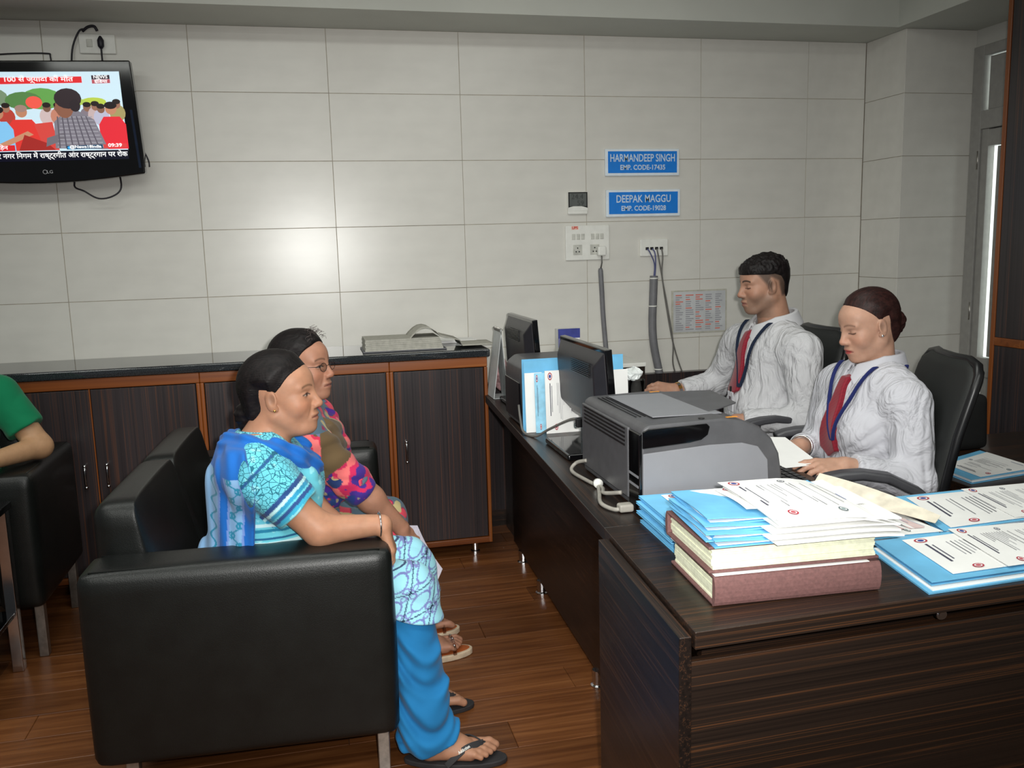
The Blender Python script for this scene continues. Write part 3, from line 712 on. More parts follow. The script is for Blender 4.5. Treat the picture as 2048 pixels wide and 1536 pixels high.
cap('\u091c\u092f\u092a\u0941\u0930 \u0928\u0917\u0930 \u093f\u0928\u0917\u092e \u092e\u0947\u0902 \u0930\u093e\u0937\u094d\u091f\u094d\u0930\u0917\u0940\u0924 \u0914\u0930 \u0930\u093e\u0937\u094d\u091f\u094d\u0930\u0917\u093e\u0928 \u092a\u0930 \u0930\u094b\u0915', .60, .035, 0.028, 0.56)
M_logo = plain('silver_logo', (196, 196, 200), 0.3, var=0.02)
lc = TV(-0.385, -0.447, 0.0006)
lg = MB(); ring = [lc+tvx*0.008*math.cos(2*PI*k/16)+tvy*0.008*math.sin(2*PI*k/16) for k in range(16)]
lg.tube(ring, 0.0012, 6, True); mk('logo_badge', lg, M_logo, t)
text_obj('logo_letters', 'LG', 0.018, M_logo, t, TV(-0.366, -0.453, 0.0), tvx, tvy, 0.022)
mk('edge_light_strip', MB().prism([TV(u, v, 0.0015) for u, v in [(-0.022, -0.20), (-0.012, -0.20), (-0.002, -0.44), (-0.012, -0.44)]], tvn*-0.003), plain('clear_edge_plastic', (30, 40, 60), 0.05), t)
# outlet above the television and its leads
t = thing('wall_outlet', 'white socket plate high on the wall above the television', 'outlet', (-0.82, WF, 2.285))
mk('plate', MB().box((-0.893, WF-0.012, 2.286), (-0.746, WF, 2.368)), M_whiteplas, t, bevel=0.004)
mk('switch', MB().box((-0.862, WF-0.0155, 2.312), (-0.838, WF-0.0115, 2.345)), M_seamgrey, t, bevel=0.002)
t = thing('power_plug', 'black plug in the high socket with lead to the television', 'plug', (-0.80, WF, 2.3))
mk('plug_body', MB().lathe([(0.006, -0.03), (0.013, -0.02), (0.014, 0.004), (0.009, 0.014), (0.004, 0.022)], (-0.802, WF-0.026, 2.334), 14), M_blackcable, t, smooth=True)
mk('lead', MB().tube(wavy([(-0.802, WF-0.026, 2.312), (-0.802, WF-0.026, 2.27), (-0.800, WF-0.04, 2.20), (-0.80, 4.22, 2.1)]), 0.0038, 8), M_blackcable, t, smooth=True)
def cord(name, label, pts, r, mat, cat='cable', group=None):
    o = mk(name, MB().tube(wavy(pts), r, 8), mat, smooth=True); return tag(o, label, cat, group)
cord('television_lead', 'black lead looping from the ceiling edge down behind the television', [(-0.86, WF-0.01, 2.385), (-0.885, WF-0.02, 2.375), (-0.92, WF-0.016, 2.30), (-0.93, WF-0.03, 2.18)], 0.004, M_blackcable)
cord('television_lead', 'short black lead peeking over the socket plate top', [(-0.875, WF-0.006, 2.378), (-0.85, WF-0.012, 2.395), (-0.825, WF-0.012, 2.398), (-0.815, WF-0.008, 2.380)], 0.006, M_blackcable)
cord('aerial_lead', 'thin dark lead running along the wall left above the television', [(-1.35, WF-0.006, 2.262), (-1.18, WF-0.006, 2.279), (-1.03, WF-0.006, 2.284), (-1.012, WF-0.006, 2.27), (-1.012, WF-0.012, 2.19)], 0.003, M_blackcable)
cord('television_lead', 'black lead drooping below the television', [(-0.93, 4.26, 1.80), (-0.955, 4.24, 1.725), (-0.915, 4.23, 1.700), (-0.86, 4.23, 1.668), (-0.80, 4.23, 1.678), (-0.765, 4.235, 1.715), (-0.775, 4.26, 1.80)], 0.0035, M_blackcable)
cord('television_lead', 'black lead bulging out at the right side of the television', [(-0.73, 4.20, 1.885), (-0.665, 4.215, 1.87), (-0.642, 4.22, 1.83), (-0.640, 4.225, 1.80)], 0.003, M_blackcable)
# ================================================================== things on the desks
DZ = 0.7505
INK = [(92, 92, 104), (130, 130, 140), (160, 160, 168)]
def doc_polys(o, ex, ey, w, h, seed=0, off=0.0006, logo=True, dense=1.0):
    """ruled print on a page: emblem, text lines, seal; o = lower-left corner of the page"""
    o = Vector(o); ex = Vector(ex).normalized(); ey = Vector(ey).normalized(); n = ex.cross(ey).normalized()*off
    r = random.Random(seed); P = []
    def q(x0, y0, x1, y1, c): P.append(([o+ex*a+ey*b+n for a, b in ((x0, y0), (x1, y0), (x1, y1), (x0, y1))], c))
    def ringp(cx, cy, rad, c, c2):
        for rr, cc, k2 in ((rad, c, 1.0), (rad*0.7, (236, 236, 238), 1.15), (rad*0.48, c2, 1.3)):
            P.append(([o+ex*(cx+rr*math.cos(2*PI*k/14))+ey*(cy+rr*math.sin(2*PI*k/14))+n*k2 for k in range(14)], cc))
    if logo:
        ringp(w*0.09, h*0.90, w*0.062, (176, 70, 80), (54, 62, 140))
    q(w*.20, h*.895, w*.72, h*.91, (70, 70, 88)); q(w*.24, h*.865, w*.66, h*.875, (96, 96, 110)); ringp(w*.12, h*.52, w*.04, (110, 112, 120), (140, 142, 150))
    y = h*0.76
    while y > h*0.24:
        if r.random() < 0.62*dense: q(w*.2, y, w*(.2+r.uniform(.2, .62)), y+h*.006, r.choice(INK))
        y -= h*0.03
    ringp(w*.90, h*.80, w*.05, (176, 48, 66), (190, 80, 90)); ringp(w*.90, h*.42, w*.045, (96, 112, 116), (130, 150, 150))
    q(w*.6, h*.1, w*.85, h*.11, (110, 120, 160))
    return P
def sheet(name, label, cs, th, mat, cat='paper', print_=None, group=None, bend=None, parent=None):
    """cs: four corners (anticlockwise from above); slightly bent sheet"""
    a, b, c, d = [Vector(p) for p in cs]
    nrm = (b-a).cross(d-a).normalized()
    def fn(u, v):
        p = a*(1-u)*(1-v)+b*u*(1-v)+c*u*v+d*(1-u)*v
        return p+nrm*(bend(u, v) if bend else 0)
    o = mk(name, MB().grid(fn, 8, 8, th, nrm), mat, parent, smooth=False)
    if label: tag(o, label, cat, group)
    if print_ is not None:
        ex = b-a; ey = d-a
        P = []
        for pts, col in doc_polys((0, 0, 0), (1, 0, 0), (0, 1, 0), 1.0, 1.4, print_, 0.0):
            np_ = []
            for p in pts:
                u, v = 1-p.y/1.4, 1-p.x
                np_.append(fn(u, v)+nrm*(th+0.0007))
            P.append((np_, col))
        # subtle stacking so rings do not fight
        P = [([q+nrm*0.00004*i for q in pts], col) for i, (pts, col) in enumerate(P)]
        colmesh('print', P, o, M_print)
    return o
def folder(label, cs, z, th, doc_seed, inner=0.86, lift=0.006, group='blue card folders on the desk', bend=None, slip=(0.02, -0.01)):
    """blue card folder, printed sheet on top showing a blue border"""
    c2 = [Vector((p[0], p[1], z)) for p in cs]; ctr = sum(c2, Vector())/4
    t = thing('file_folder', label, 'folder', (ctr.x, ctr.y, z), group=group)
    f = lambda pts, dz, k=1.0, off=(0, 0): [ctr+(p-ctr)*k+Vector((off[0], off[1], dz)) for p in pts]
    sheet('back_cover', None, f(c2, 0.0), 0.0014, M_bluefile, parent=t)
    sheet('inner_sheets', None, f(c2, 0.003, 0.95), max(0.002, th-0.008), M_white, parent=t)
    sheet('front_cover', None, f(c2, th-0.004), 0.0014, M_bluefile, parent=t, bend=bend)
    sheet('printed_sheet', None, f(c2, th-0.001, inner, slip), 0.0008, M_white, parent=t, print_=doc_seed, bend=bend)
    return t
# ---- near laser printer
t = thing('laser_printer', 'large grey laser printer behind the ledgers', 'printer', (0.96, 2.2, DZ))
y0, y1 = 1.985, 2.45
prof = [(0.772, 0.752), (0.772, 0.945), (0.778, 0.962), (0.79, 0.971), (0.99, 0.976), (1.04, 0.968), (1.09, 0.948), (1.125, 0.915), (1.146, 0.875), (1.155, 0.82), (1.158, 0.752)]
mk('casing', MB().prism([(x, y0, z) for x, z in prof], (0, y1-y0, 0)), M_greyplas, t, bevel=0.008, seg=3)
pan = [(0.776, 0.756), (0.776, 0.902), (0.95, 0.912), (1.04, 0.911), (1.085, 0.898), (1.112, 0.862), (1.118, 0.756)]
mk('side_panel', MB().prism([(x, y0-0.004, z) for x, z in pan], (0, 0.006, 0)), M_greyplas2, t, bevel=0.003)
rec = [(0.776, 0.914), (0.776, 0.957), (0.79, 0.963), (0.945, 0.966), (0.953, 0.958), (0.948, 0.938), (0.930, 0.926), (0.90, 0.921)]
mk('hand_recess', MB().prism([(x, y0-0.003, z) for x, z in rec], (0, 0.006, 0)), M_blackgloss, t, bevel=0.002)
mk('rear_cover', MB().box((0.764, y0+0.075, 0.772), (0.774, y1-0.01, 0.955)), M_greyplas, t, bevel=0.004)
for k in range(5):
    mk('vent_slot', MB().box((0.7615, y0+0.09, 0.905+0.0105*k), (0.765, y1-0.04, 0.909+0.0105*k)), M_blackplas, t)
mk('rear_corner', MB().box((0.7655, y0-0.002, 0.755), (0.775, y0+0.07, 0.952)), M_blackgloss, t, bevel=0.003)
for z in (0.84, 0.815):
    mk('corner_band', MB().box((0.7645, y0+0.002, z), (0.7665, y0+0.066, z+0.006)), M_greyplas2, t)
mk('output_tray', MB().prism([(0.83, y0+0.07, 0.9755), (1.02, y0+0.07, 0.9735), (1.02, y1-0.06, 0.9735), (0.83, y1-0.06, 0.9755)], (0, 0, 0.003)), M_greyplas2, t, bevel=0.001)
mk('paper_stop', MB().prism([(0.99, y0+0.09, 0.972), (1.10, y0+0.15, 0.980), (1.11, y1-0.14, 0.986), (0.99, y1-0.05, 0.974)], (0.002, 0, 0.005)), M_greyplas, t, bevel=0.002, fixn=True)
for k in range(4):
    mk('top_groove', MB().box((0.80+0.012*k, y0+0.11, 0.9725), (0.804+0.012*k, y1-0.05, 0.9735)), M_blackplas, t)
M_orange = plain('orange_label', (232, 150, 40), 0.5)
mk('label', MB().box((1.005, y0+0.012, 0.9745), (1.035, y0+0.020, 0.9755)), M_orange, t); mk('label', MB().box((0.97, y1-0.03, 0.9755), (1.0, y1-0.022, 0.9765)), M_orange, t)
mk('logo_badge', MB().lathe([(0.008, 0), (0.008, 0.0012)], (0.94, y0+0.02, 0.976), 14), M_blackplas, t)
# ---- far printer, mostly hidden
t = thing('laser_printer', 'dark printer half hidden behind the upright files', 'printer', (0.93, 3.22, DZ))
prof2 = [(0.742, 0.752), (0.737, 0.93), (0.745, 0.975), (0.775, 0.998), (0.98, 1.0), (1.06, 0.975), (1.09, 0.90), (1.095, 0.752)]
mk('casing', MB().prism([(x, 3.075, z) for x, z in prof2], (0, 0.27, 0)), M_greyplas, t, bevel=0.01, seg=3)
mk('rear_cover', MB().box((0.732, 3.10, 0.775), (0.741, 3.33, 0.92)), M_blackgloss, t, bevel=0.003)
# ---- monitors
def monitor(label, x, ya, yb, z0, z1, base, lean=0.02, neck_y=None):
    t = thing('computer_monitor', label, 'monitor', (x, (ya+yb)/2, DZ), group='computer monitors seen from behind')
    ym = (ya+yb)/2 if neck_y is None else neck_y; s = (z1-z0)
    P = lambda y, z, d=0.0: (x+d-lean*(z-z0)/s, y, z)
    mk('bezel', MB().prism([P(ya, z0), P(yb, z0), P(yb, z1), P(ya, z1)], (0.022, 0, 0.002)), M_blackgloss, t, bevel=0.003)
    mk('screen', MB().prism([P(ya+0.015, z0+0.02, 0.0225), P(yb-0.015, z0+0.02, 0.0225), P(yb-0.015, z1-0.015, 0.0225), P(ya+0.015, z1-0.015, 0.0225)], (0.001, 0, 0)), plain('monitor_panel_'+str(ym)[:4], (60, 84, 120), 0.2, emit=0.3), t)
    a, b = ya+0.05, yb-0.05
    mk('rear_shell', MB().add([P(ya+0.008, z0+0.008, 0.001), P(yb-0.008, z0+0.008, 0.001), P(yb-0.008, z1-0.008, 0.001), P(ya+0.008, z1-0.008, 0.001), P(a, z0+0.05, -0.034), P(b, z0+0.05, -0.034), P(b, z1-0.06, -0.03), P(a, z1-0.06, -0.03)],
       [(3, 2, 1, 0), (4, 5, 6, 7), (0, 1, 5, 4), (1, 2, 6, 5), (2, 3, 7, 6), (3, 0, 4, 7)]), M_monback, t, bevel=0.006, seg=3, fixn=True)
    for k in range(8):
        mk('vent_slot', MB().box((x-0.05, ym-0.10, z1-0.095+0.006*k), (x-0.0465, ym+0.10, z1-0.092+0.006*k)), M_blackplas, t)
    mk('neck', MB().box((x-0.038, ym-0.035, DZ+0.015), (x-0.01, ym+0.035, z0+0.09)), M_blackplas, t, bevel=0.005)
    bx0, by0, bx1, by1 = base
    mk('base', MB().box((bx0, by0, DZ), (bx1, by1, DZ+0.02)), M_blackgloss, t, bevel=0.007, seg=3)
    mk('connector', MB().box((x-0.075, ym-0.05, z0+0.005), (x-0.035, ym-0.025, z0+0.035)), M_blackplas, t, bevel=0.003)
    return t
M_monback = plain('monitor_back_plastic', (38, 37, 42), 0.42, var=0.06, bmp=0.05, bscale=700)
monitor('black monitor seen from behind, next to the grey printer', 0.895, 2.545, 3.045, 0.825, 1.092, (0.755, 2.56, 0.985, 2.83), neck_y=2.72)
monitor('far black monitor seen from behind, beside the tent card', 0.878, 3.375, 3.82, 0.855, 1.122, (0.79, 3.52, 0.99, 3.72))
# ---- upright files in front of the far printer
t = thing('file_folder', 'blue folder standing upright against the far printer', 'folder', (0.92, 3.05, DZ), group='upright files by the far printer')
mk('back_cover', MB().box((0.732, 3.046, DZ), (1.115, 3.049, 1.012)), M_bluefile, t)
mk('front_cover', MB().prism([(0.736, 3.028, DZ), (1.112, 3.028, DZ), (1.112, 3.038, 1.006), (0.736, 3.038, 1.006)], (0, 0.002, 0)), M_bluefile, t)
def upright(label, x0, x1, y, z1, mat, seed, lean=0.012, prt=True):
    a = [Vector((x0, y, DZ)), Vector((x1, y, DZ)), Vector((x1, y+lean, z1)), Vector((x0, y+lean, z1))]
    return sheet('document_sheet', label, a, 0.0012, mat, 'paper', seed if prt else None, 'upright files by the far printer')
upright('white sheet at the far left of the upright files', 0.736, 0.80, 3.015, 0.965, M_white, 2, prt=False)
upright('light blue printed sheet among the upright files', 0.768, 0.86, 3.000, 0.965, plain('pale_blue_sheet', (150, 206, 232), 0.6), 5)
upright('large white form with seal, front of the upright files', 0.800, 0.985, 2.975, 0.975, M_white, 9)
upright('white sheet at the right, its corner showing beside the monitor', 0.99, 1.118, 2.995, 0.962, M_white, 3, prt=False)
# ---- tent card
t = thing('tent_card', 'grey A-shaped tent card at the far end of the desk', 'card', (0.80, 3.84, DZ))
M_tent = plain('tent_card_grey', (196, 200, 200), 0.5, var=0.04)
for nm, xa in (('panel', 0.770), ('panel', 0.838)):
    mk(nm, MB().prism([(xa, 3.745, DZ+0.002), (xa, 3.885, DZ+0.002), (0.812, 3.885, 1.055), (0.812, 3.745, 1.055)], (0.003 if xa < 0.8 else -0.003, 0, 0)), M_tent, t, fixn=True)
mk('foot_strip', MB().prism([(0.772, 3.75, DZ+0.0005), (0.836, 3.75, DZ+0.0005), (0.836, 3.88, DZ+0.0005), (0.772, 3.88, DZ+0.0005)], (0, 0, 0.002)), M_tent, t)
mk('spiral', MB().tube([(0.812+0.008*math.cos(k*1.2), 3.748+0.134*k/60, 1.053+0.008*math.sin(k*1.2)) for k in range(61)], 0.0014, 5), M_steel, t, smooth=True)
# ---- low unit and clutter between desk end and wall
t = thing('low_cabinet', 'low white-topped cabinet between the desk end and the wall', 'cabinet', (1.15, 4.08, 0))
mk('body', MB().box((0.92, 3.93, 0), (1.55, 4.25, 0.83)), M_desk_z, t)
mk('top', MB().box((0.915, 3.925, 0.83), (1.555, 4.252, 0.85)), M_whiteplas, t, bevel=0.003)
M_navy = plain('navy_print', (62, 70, 150), 0.45); M_lav = plain('lavender_print', (150, 150, 206), 0.45)
t = thing('leaflet_box', 'small blue and white box of leaflets standing at the wall', 'box', (1.23, 4.15, 0.85))
mk('carton', MB().box((1.175, 4.11, 0.8505), (1.283, 4.17, 1.01)), M_white, t, bevel=0.002)
mk('blue_band', MB().box((1.174, 4.108, 0.965), (1.284, 4.112, 1.011)), M_navy, t)
mk('lavender_band', MB().box((1.174, 4.1085, 0.92), (1.23, 4.1115, 0.965)), M_lav, t)
o = mk('stationery_box', MB().box((0.93, 3.96, 0.8505), (1.06, 4.1, 0.905)), plain('blue_grey_plastic', (86, 110, 136), 0.4), bevel=0.006, seg=3); tag(o, 'blue-grey plastic box behind the tent card', 'box')
mbp = MB().ball((0.845, 3.95, 0.84), (0.04, 0.05, 0.088), 10)
mbp.v = [(x+0.006*math.sin(60*z), y+0.006*math.sin(70*x+40*z), z) for x, y, z in mbp.v]
o = mk('plastic_pouch', mbp, plain('pinkish_plastic', (206, 158, 160), 0.2, var=0.3, scale=40), smooth=True); tag(o, 'crumpled pinkish plastic pouch by the cabinet end', 'bag')
# ---- glass jar
m, nt, b = nmat('clear_glass'); b.inputs['Transmission Weight'].default_value = 1.0; b.inputs['Roughness'].default_value = 0.03; b.inputs['IOR'].default_value = 1.12; b.inputs['Base Color'].default_value = (0.97, 0.98, 0.98, 1); M_glass = m
t = thing('water_glass', 'clear water glass with a crumpled wrapper beside the far hand', 'glass', (1.268, 3.31, DZ))
mk('glass_body', MB().lathe([(0.027, 0.0), (0.030, 0.004), (0.034, 0.12), (0.0325, 0.12), (0.0285, 0.007), (0.001, 0.007)], (1.268, 3.31, DZ), 28), M_glass, t, smooth=True)
wr_ = MB().ball((1.255, 3.31, 0.895), (0.036, 0.03, 0.026), 9)
rw = random.Random(5); wr_.v = [(x+rw.uniform(-.005, .005), y+rw.uniform(-.005, .005), z+rw.uniform(-.006, .006)) for x, y, z in wr_.v]
mk('wrapper', wr_, plain('crumpled_clear_film', (232, 238, 236), 0.1), t)
sheet('paper_sheet', "white sheet lying under the man's far hand", [(1.10, 3.02, 0.7545), (1.30, 2.98, 0.7545), (1.33, 3.24, 0.7545), (1.12, 3.27, 0.7545)], 0.001, M_white)
sheet('file_folder', "blue folder under the white sheet by the man's far hand", [(1.12, 2.98, 0.7515), (1.325, 2.94, 0.7515), (1.35, 3.22, 0.7515), (1.14, 3.25, 0.7515)], 0.0018, M_bluefile, 'folder')
# ---- keyboard
t = thing('keyboard', 'black keyboard in front of the seated woman', 'keyboard', (1.225, 2.2, DZ))
mk('case', MB().prism([(1.165, 1.99, DZ), (1.285, 1.985, DZ), (1.30, 2.40, DZ), (1.18, 2.405, DZ)], (0, 0, 0.018)), M_blackplas, t, bevel=0.004)
kb = MB()
for i in range(5):
    for j in range(15):
        x = 1.178+0.0215*i+0.0007*j; yk = 2.005+0.0258*j; kb.box((x, yk, DZ+0.018), (x+0.016, yk+0.020, DZ+0.024))
mk('keys', kb, M_blackplas, t)['kind'] = 'stuff'
# ---- ledgers
def ledger(label, cs, z0, z1, spine_near, lift=0.0):
    t = thing('ledger_book', label, 'book', (0.86, 1.52, z0), group='thick ledgers under the folders')
    a, b, c, d = [Vector((p[0], p[1], z0)) for p in cs]; ct = (a+b+c+d)/4; H = z1-z0
    cov = 0.006
    mk('cover_board', MB().prism([a, b, c, d], (0, 0, cov)), M_maroon, t, bevel=0.002)
    mk('cover_board', MB().prism([p+Vector((0, 0, H-cov)) for p in (a, b, c, d)], (0, 0, cov)), M_maroon, t, bevel=0.002)
    ins = [ct+(p-ct)*0.955+Vector((0, 0, cov)) for p in (a, b, c, d)]
    npg = 10
    for k in range(npg):
        jx = random.uniform(-0.0018, 0.0018); jy = random.uniform(-0.0018, 0.0018)
        mk('page_block', MB().prism([p+Vector((jx, jy, (H-2*cov)*k/npg)) for p in ins], (0, 0, (H-2*cov)/npg*0.97)), M_cream, t)
    e0, e1 = (a, b) if spine_near else (d, c)
    dirv = (b-a).normalized(); nv = Vector((dirv.y, -dirv.x, 0))*(1 if spine_near else -1)
    sp = []
    for k in range(9):
        an = PI*k/8; sp.append(e0+nv*0.010*math.sin(an)+Vector((0, 0, H/2-H/2*math.cos(an))))
    mk('spine', MB().prism(sp+[e0+nv*-0.003+Vector((0, 0, H)), e0+nv*-0.003], e1-e0), M_maroon, t, smooth=False, fixn=True)
    return t
ledger('lower thick maroon ledger with its spine to the camera', [(0.690, 1.418), (1.022, 1.402), (1.035, 1.635), (0.706, 1.648)], DZ, 0.808, True)
o = sheet('paper_sheet', 'white sheet pressed between the two ledgers', [(0.692, 1.415, 0.8087), (1.0, 1.40, 0.8087), (1.01, 1.62, 0.8087), (0.70, 1.635, 0.8087)], 0.0012, M_white)
ledger('upper thick maroon ledger with cream page edges to the camera', [(0.684, 1.424), (1.024, 1.405), (1.040, 1.640), (0.700, 1.655)], 0.8105, 0.862, False)
# ---- folders heaped on the ledgers
curl = lambda u, v: 0.010*(1-v)**2*(u-0.3)-0.016*max(0, u-0.8)*2
z = 0.8625
for i, (lab, dx, dy) in enumerate([('blue folder lying directly on the upper ledger', 0.0, 0.0), ('second blue folder in the heap on the ledgers', -0.012, 0.012), ('third blue folder in the heap on the ledgers', -0.006, 0.03), ('topmost blue folder in the heap, with seal-stamped form', 0.006, 0.045)]):
    ff = folder(lab, [(0.690+dx, 1.412+dy), (1.00+dx, 1.398+dy), (1.02+dx, 1.615+dy), (0.712+dx, 1.632+dy)], z, 0.0085, 20+i, inner=0.8, slip=(0.06, 0.006), group='blue folders heaped on the ledgers', bend=lambda u, v: 0.005*math.sin(3.5*v+1)*(1-u)+0.004*math.cos(5*u))
    sheet('loose_sheets', None, [(0.80+dx, 1.386+dy*0.3, z+0.003), (1.055+dx*0.4, 1.376+dy*0.3, z+0.003), (1.075, 1.60+dy*0.3, z+0.003), (0.81+dx, 1.61+dy*0.3, z+0.003)], 0.0035, M_white, parent=ff, bend=lambda u, v: -0.03*max(0, u-0.6)**2)
    z += 0.0095
for i, (lab, dx, dy) in enumerate([('white sheet lowest in the drooping pile on the heap', 0.0, 0.0), ('middle white sheet drooping over the heap', 0.006, 0.004), ('top white printed sheet drooping at its right edge', -0.004, 0.016)]):
    droop = lambda u, v: -0.05*max(0, u-0.45)**2*2.2+0.004*math.sin(3*v)
    sheet('paper_sheet', lab, [(0.806+dx, 1.392+dy, z), (1.075+dx, 1.380+dy, z), (1.09+dx, 1.64+dy, z), (0.825+dx, 1.655+dy, z)], 0.0008, M_white, 'paper', 40 if i == 2 else None, 'white sheets on the heap', bend=droop)
    z += 0.0030
# ---- pile of blue folders on the desk behind the ledgers
z = DZ
for i in range(6):
    dx, dy = [(0, 0), (0.008, 0.01), (-0.004, 0.014), (0.006, 0.02), (0.0, 0.026), (0.01, 0.035)][i]
    folder(['lowest', 'second', 'third', 'fourth', 'fifth', 'topmost'][i]+' blue folder in the pile left of the ledgers', [(0.735+dx, 1.690+dy), (1.0+dx, 1.675+dy), (1.01+dx, 1.91+dy), (0.745+dx, 1.925+dy)], z, 0.0088, 60+i, inner=0.84, slip=(0.03, 0.0), group='blue folders piled behind the ledgers')
    z += 0.0098
# ---- open folders along the near desk edge
folder('lower open blue folder at the near desk edge', [(1.094, 1.352), (1.56, 1.372), (1.60, 1.612), (1.135, 1.597)], DZ, 0.006, 80, inner=0.1, slip=(0, 0), bend=None)
folder('blue folder with emblem forms, near right corner of the desk', [(1.115, 1.372), (1.545, 1.385), (1.585, 1.618), (1.155, 1.605)], DZ+0.0075, 0.010, 81, inner=0.84, slip=(0.025, 0.0))
sheet('paper_sheet', 'right printed form overlapping the near right folder', [(1.30, 1.388, 0.7705), (1.53, 1.395, 0.7705), (1.56, 1.60, 0.7705), (1.345, 1.612, 0.7705)], 0.0008, M_white, 'paper', 31)
folder('blue folder with forms at the far right of the near desk', [(1.352, 1.632), (1.80, 1.655), (1.85, 1.90), (1.420, 1.895)], DZ, 0.012, 82, inner=0.88, slip=(-0.005, -0.006))
sheet('paper_sheet', 'right printed form on the far right folder', [(1.56, 1.655, 0.7637), (1.79, 1.665, 0.7637), (1.825, 1.885, 0.7637), (1.61, 1.89, 0.7637)], 0.0008, M_white, 'paper', 33)
M_pinkp = plain('pinkish_form', (214, 190, 188), 0.8, var=0.04)
t = folder('blue folder with a pinkish form, between heap and right folders', [(1.15, 1.632), (1.335, 1.622), (1.32, 1.88), (1.11, 1.89)], DZ, 0.012, 84, inner=0.9)
sheet('paper_sheet', 'pinkish form lying on the middle folder', [(1.165, 1.665, 0.7645), (1.32, 1.655, 0.7645), (1.305, 1.86, 0.7645), (1.12, 1.865, 0.7645)], 0.0008, M_pinkp, 'paper', 35)
lf = lambda u, v: 0.03*math.sin(PI*v)*u
sheet('card_cover', 'cream card lifted open like a flap before the seated woman', [(1.195, 1.94, 0.7665), (1.355, 1.665, 0.7665), (1.385, 1.685, 0.775), (1.262, 1.985, 0.812)], 0.0012, plain('cream_card', (222, 214, 196), 0.8), 'paper', bend=lambda u, v: 0.012*math.sin(PI*u))
# ---- file on the back table, shoulder bag
folder('blue file on the dark table at the right edge', [(2.075, 2.39), (2.38, 2.44), (2.39, 2.72), (2.09, 2.60)], 0.6055, 0.018, 90, inner=0.85, group='blue card folders')
mbb = bmesh.new(); bmesh.ops.create_cube(mbb, size=1)
for v in mbb.verts: v.co = Vector((2.375+v.co.x*0.22*(1 if v.co.z < 0 else 0.9), 2.86+v.co.y*0.16, 0.7105+v.co.z*0.21))
bmesh.ops.bevel(mbb, geom=mbb.edges[:], offset=0.03, segments=4, profile=0.6, affect='EDGES')
me = bpy.data.meshes.new('bag_body'); mbb.to_mesh(me); mbb.free(); me.materials.append(plain('black_bag_fabric', (14, 15, 15), 0.75, var=0.2, bmp=0.3, bscale=300))
t = thing('shoulder_bag', 'black bag standing on the table behind the woman', 'bag', (2.375, 2.86, 0.605))
mk('bag_body', me, [], t, smooth=True); mk('handle', MB().tube(wavy([(2.31, 2.86, 0.80), (2.33, 2.86, 0.835), (2.38, 2.86, 0.845), (2.43, 2.86, 0.83), (2.45, 2.86, 0.80)]), 0.008, 8), M_blackplas, t, smooth=True)
# ---- low shelf of teal files behind the man
t = thing('file_shelf', "low dark unit against the wall behind the man's chair", 'shelf', (2.45, 4.0, 0))
mk('body', MB().box((2.15, 3.72, 0.0), (2.80, 4.2, 0.43)), M_desk_z, t)
M_teal = plain('teal_folder_card', (104, 160, 172), 0.6, var=0.05)
for i in range(5):
    zz = 0.4305+0.032*i
    o = mk('box_file', MB().box((2.24+0.006*(i % 2), 3.73, zz), (2.56+0.005*(i % 3), 4.0, zz+0.031)), M_teal, bevel=0.003); tag(o, ['lowest', 'second', 'middle', 'fourth', 'topmost'][i]+" teal file in the stack behind the man's chair", 'file', 'teal files behind the man')
o = mk('desk_telephone', MB().prism([(2.34, 3.76, 0.5915), (2.54, 3.76, 0.5915), (2.54, 3.95, 0.5915), (2.34, 3.95, 0.5915)], (0, 0, 0.022)).box((2.35, 3.78, 0.6135), (2.53, 3.82, 0.645)), M_blackplas, bevel=0.008, seg=3); tag(o, 'black device on top of the teal files', 'telephone')
# ---- register on the counter
t = thing('register_book', 'old open register lying on the granite counter', 'book', (0.4, 4.0, 0.962))
M_oldpage = plain('grey_old_pages', (176, 174, 164), 0.85, var=0.06, scale=60)
mk('cover_board', MB().box((0.225, 3.935, 0.9625), (0.60, 4.16, 0.968)), M_conduit, t, bevel=0.002)
for k in range(6):
    mk('page_block', MB().box((0.235+0.002*(k % 2), 3.94+0.001*(k % 3), 0.968+0.0085*k), (0.585-0.003*k, 4.155, 0.968+0.0085*k+0.008)), M_oldpage, t)
mk('turned_cover', MB().grid(lambda u, v: (0.585+0.26*u*0.92 if u > 0.3 else 0.43+0.5*u, 3.945+0.2*v, 0.968+0.004+(0.09*(math.sin(PI*min(1, (u+0.05)/0.42))) if u < 0.38 else 0.0)), 24, 4, 0.003), M_oldpage, t, smooth=True)
sheet('paper_sheet', 'white papers lying behind the register on the counter', [(0.56, 4.17, 0.963), (0.78, 4.17, 0.963), (0.78, 4.29, 0.963), (0.56, 4.29, 0.963)], 0.012, M_white)
# ---- leads on the desk
M_ltcable = plain('pale_grey_cable', (150, 146, 138), 0.5)
cord('monitor_lead', 'grey lead curving from the near monitor to the far printer', [(0.845, 2.69, 0.85), (0.82, 2.74, 0.845), (0.775, 2.86, 0.79), (0.745, 2.92, 0.757), (0.722, 3.0, 0.758), (0.725, 3.06, 0.80), (0.728, 3.09, 0.84)], 0.0045, M_cable)
cord('monitor_lead', 'grey lead hanging from the near monitor to the desk bundle', [(0.845, 2.675, 0.845), (0.835, 2.60, 0.82), (0.825, 2.52, 0.78), (0.80, 2.44, 0.760), (0.79, 2.36, 0.757), (0.76, 2.26, 0.757)], 0.0045, M_cable)
cord('printer_lead', 'pale grey lead looping behind the near printer into its rear', [(0.765, 2.40, 0.79), (0.745, 2.44, 0.775), (0.725, 2.42, 0.757), (0.735, 2.30, 0.757), (0.75, 2.22, 0.757), (0.735, 2.16, 0.760), (0.762, 2.10, 0.775)], 0.0055, M_ltcable)
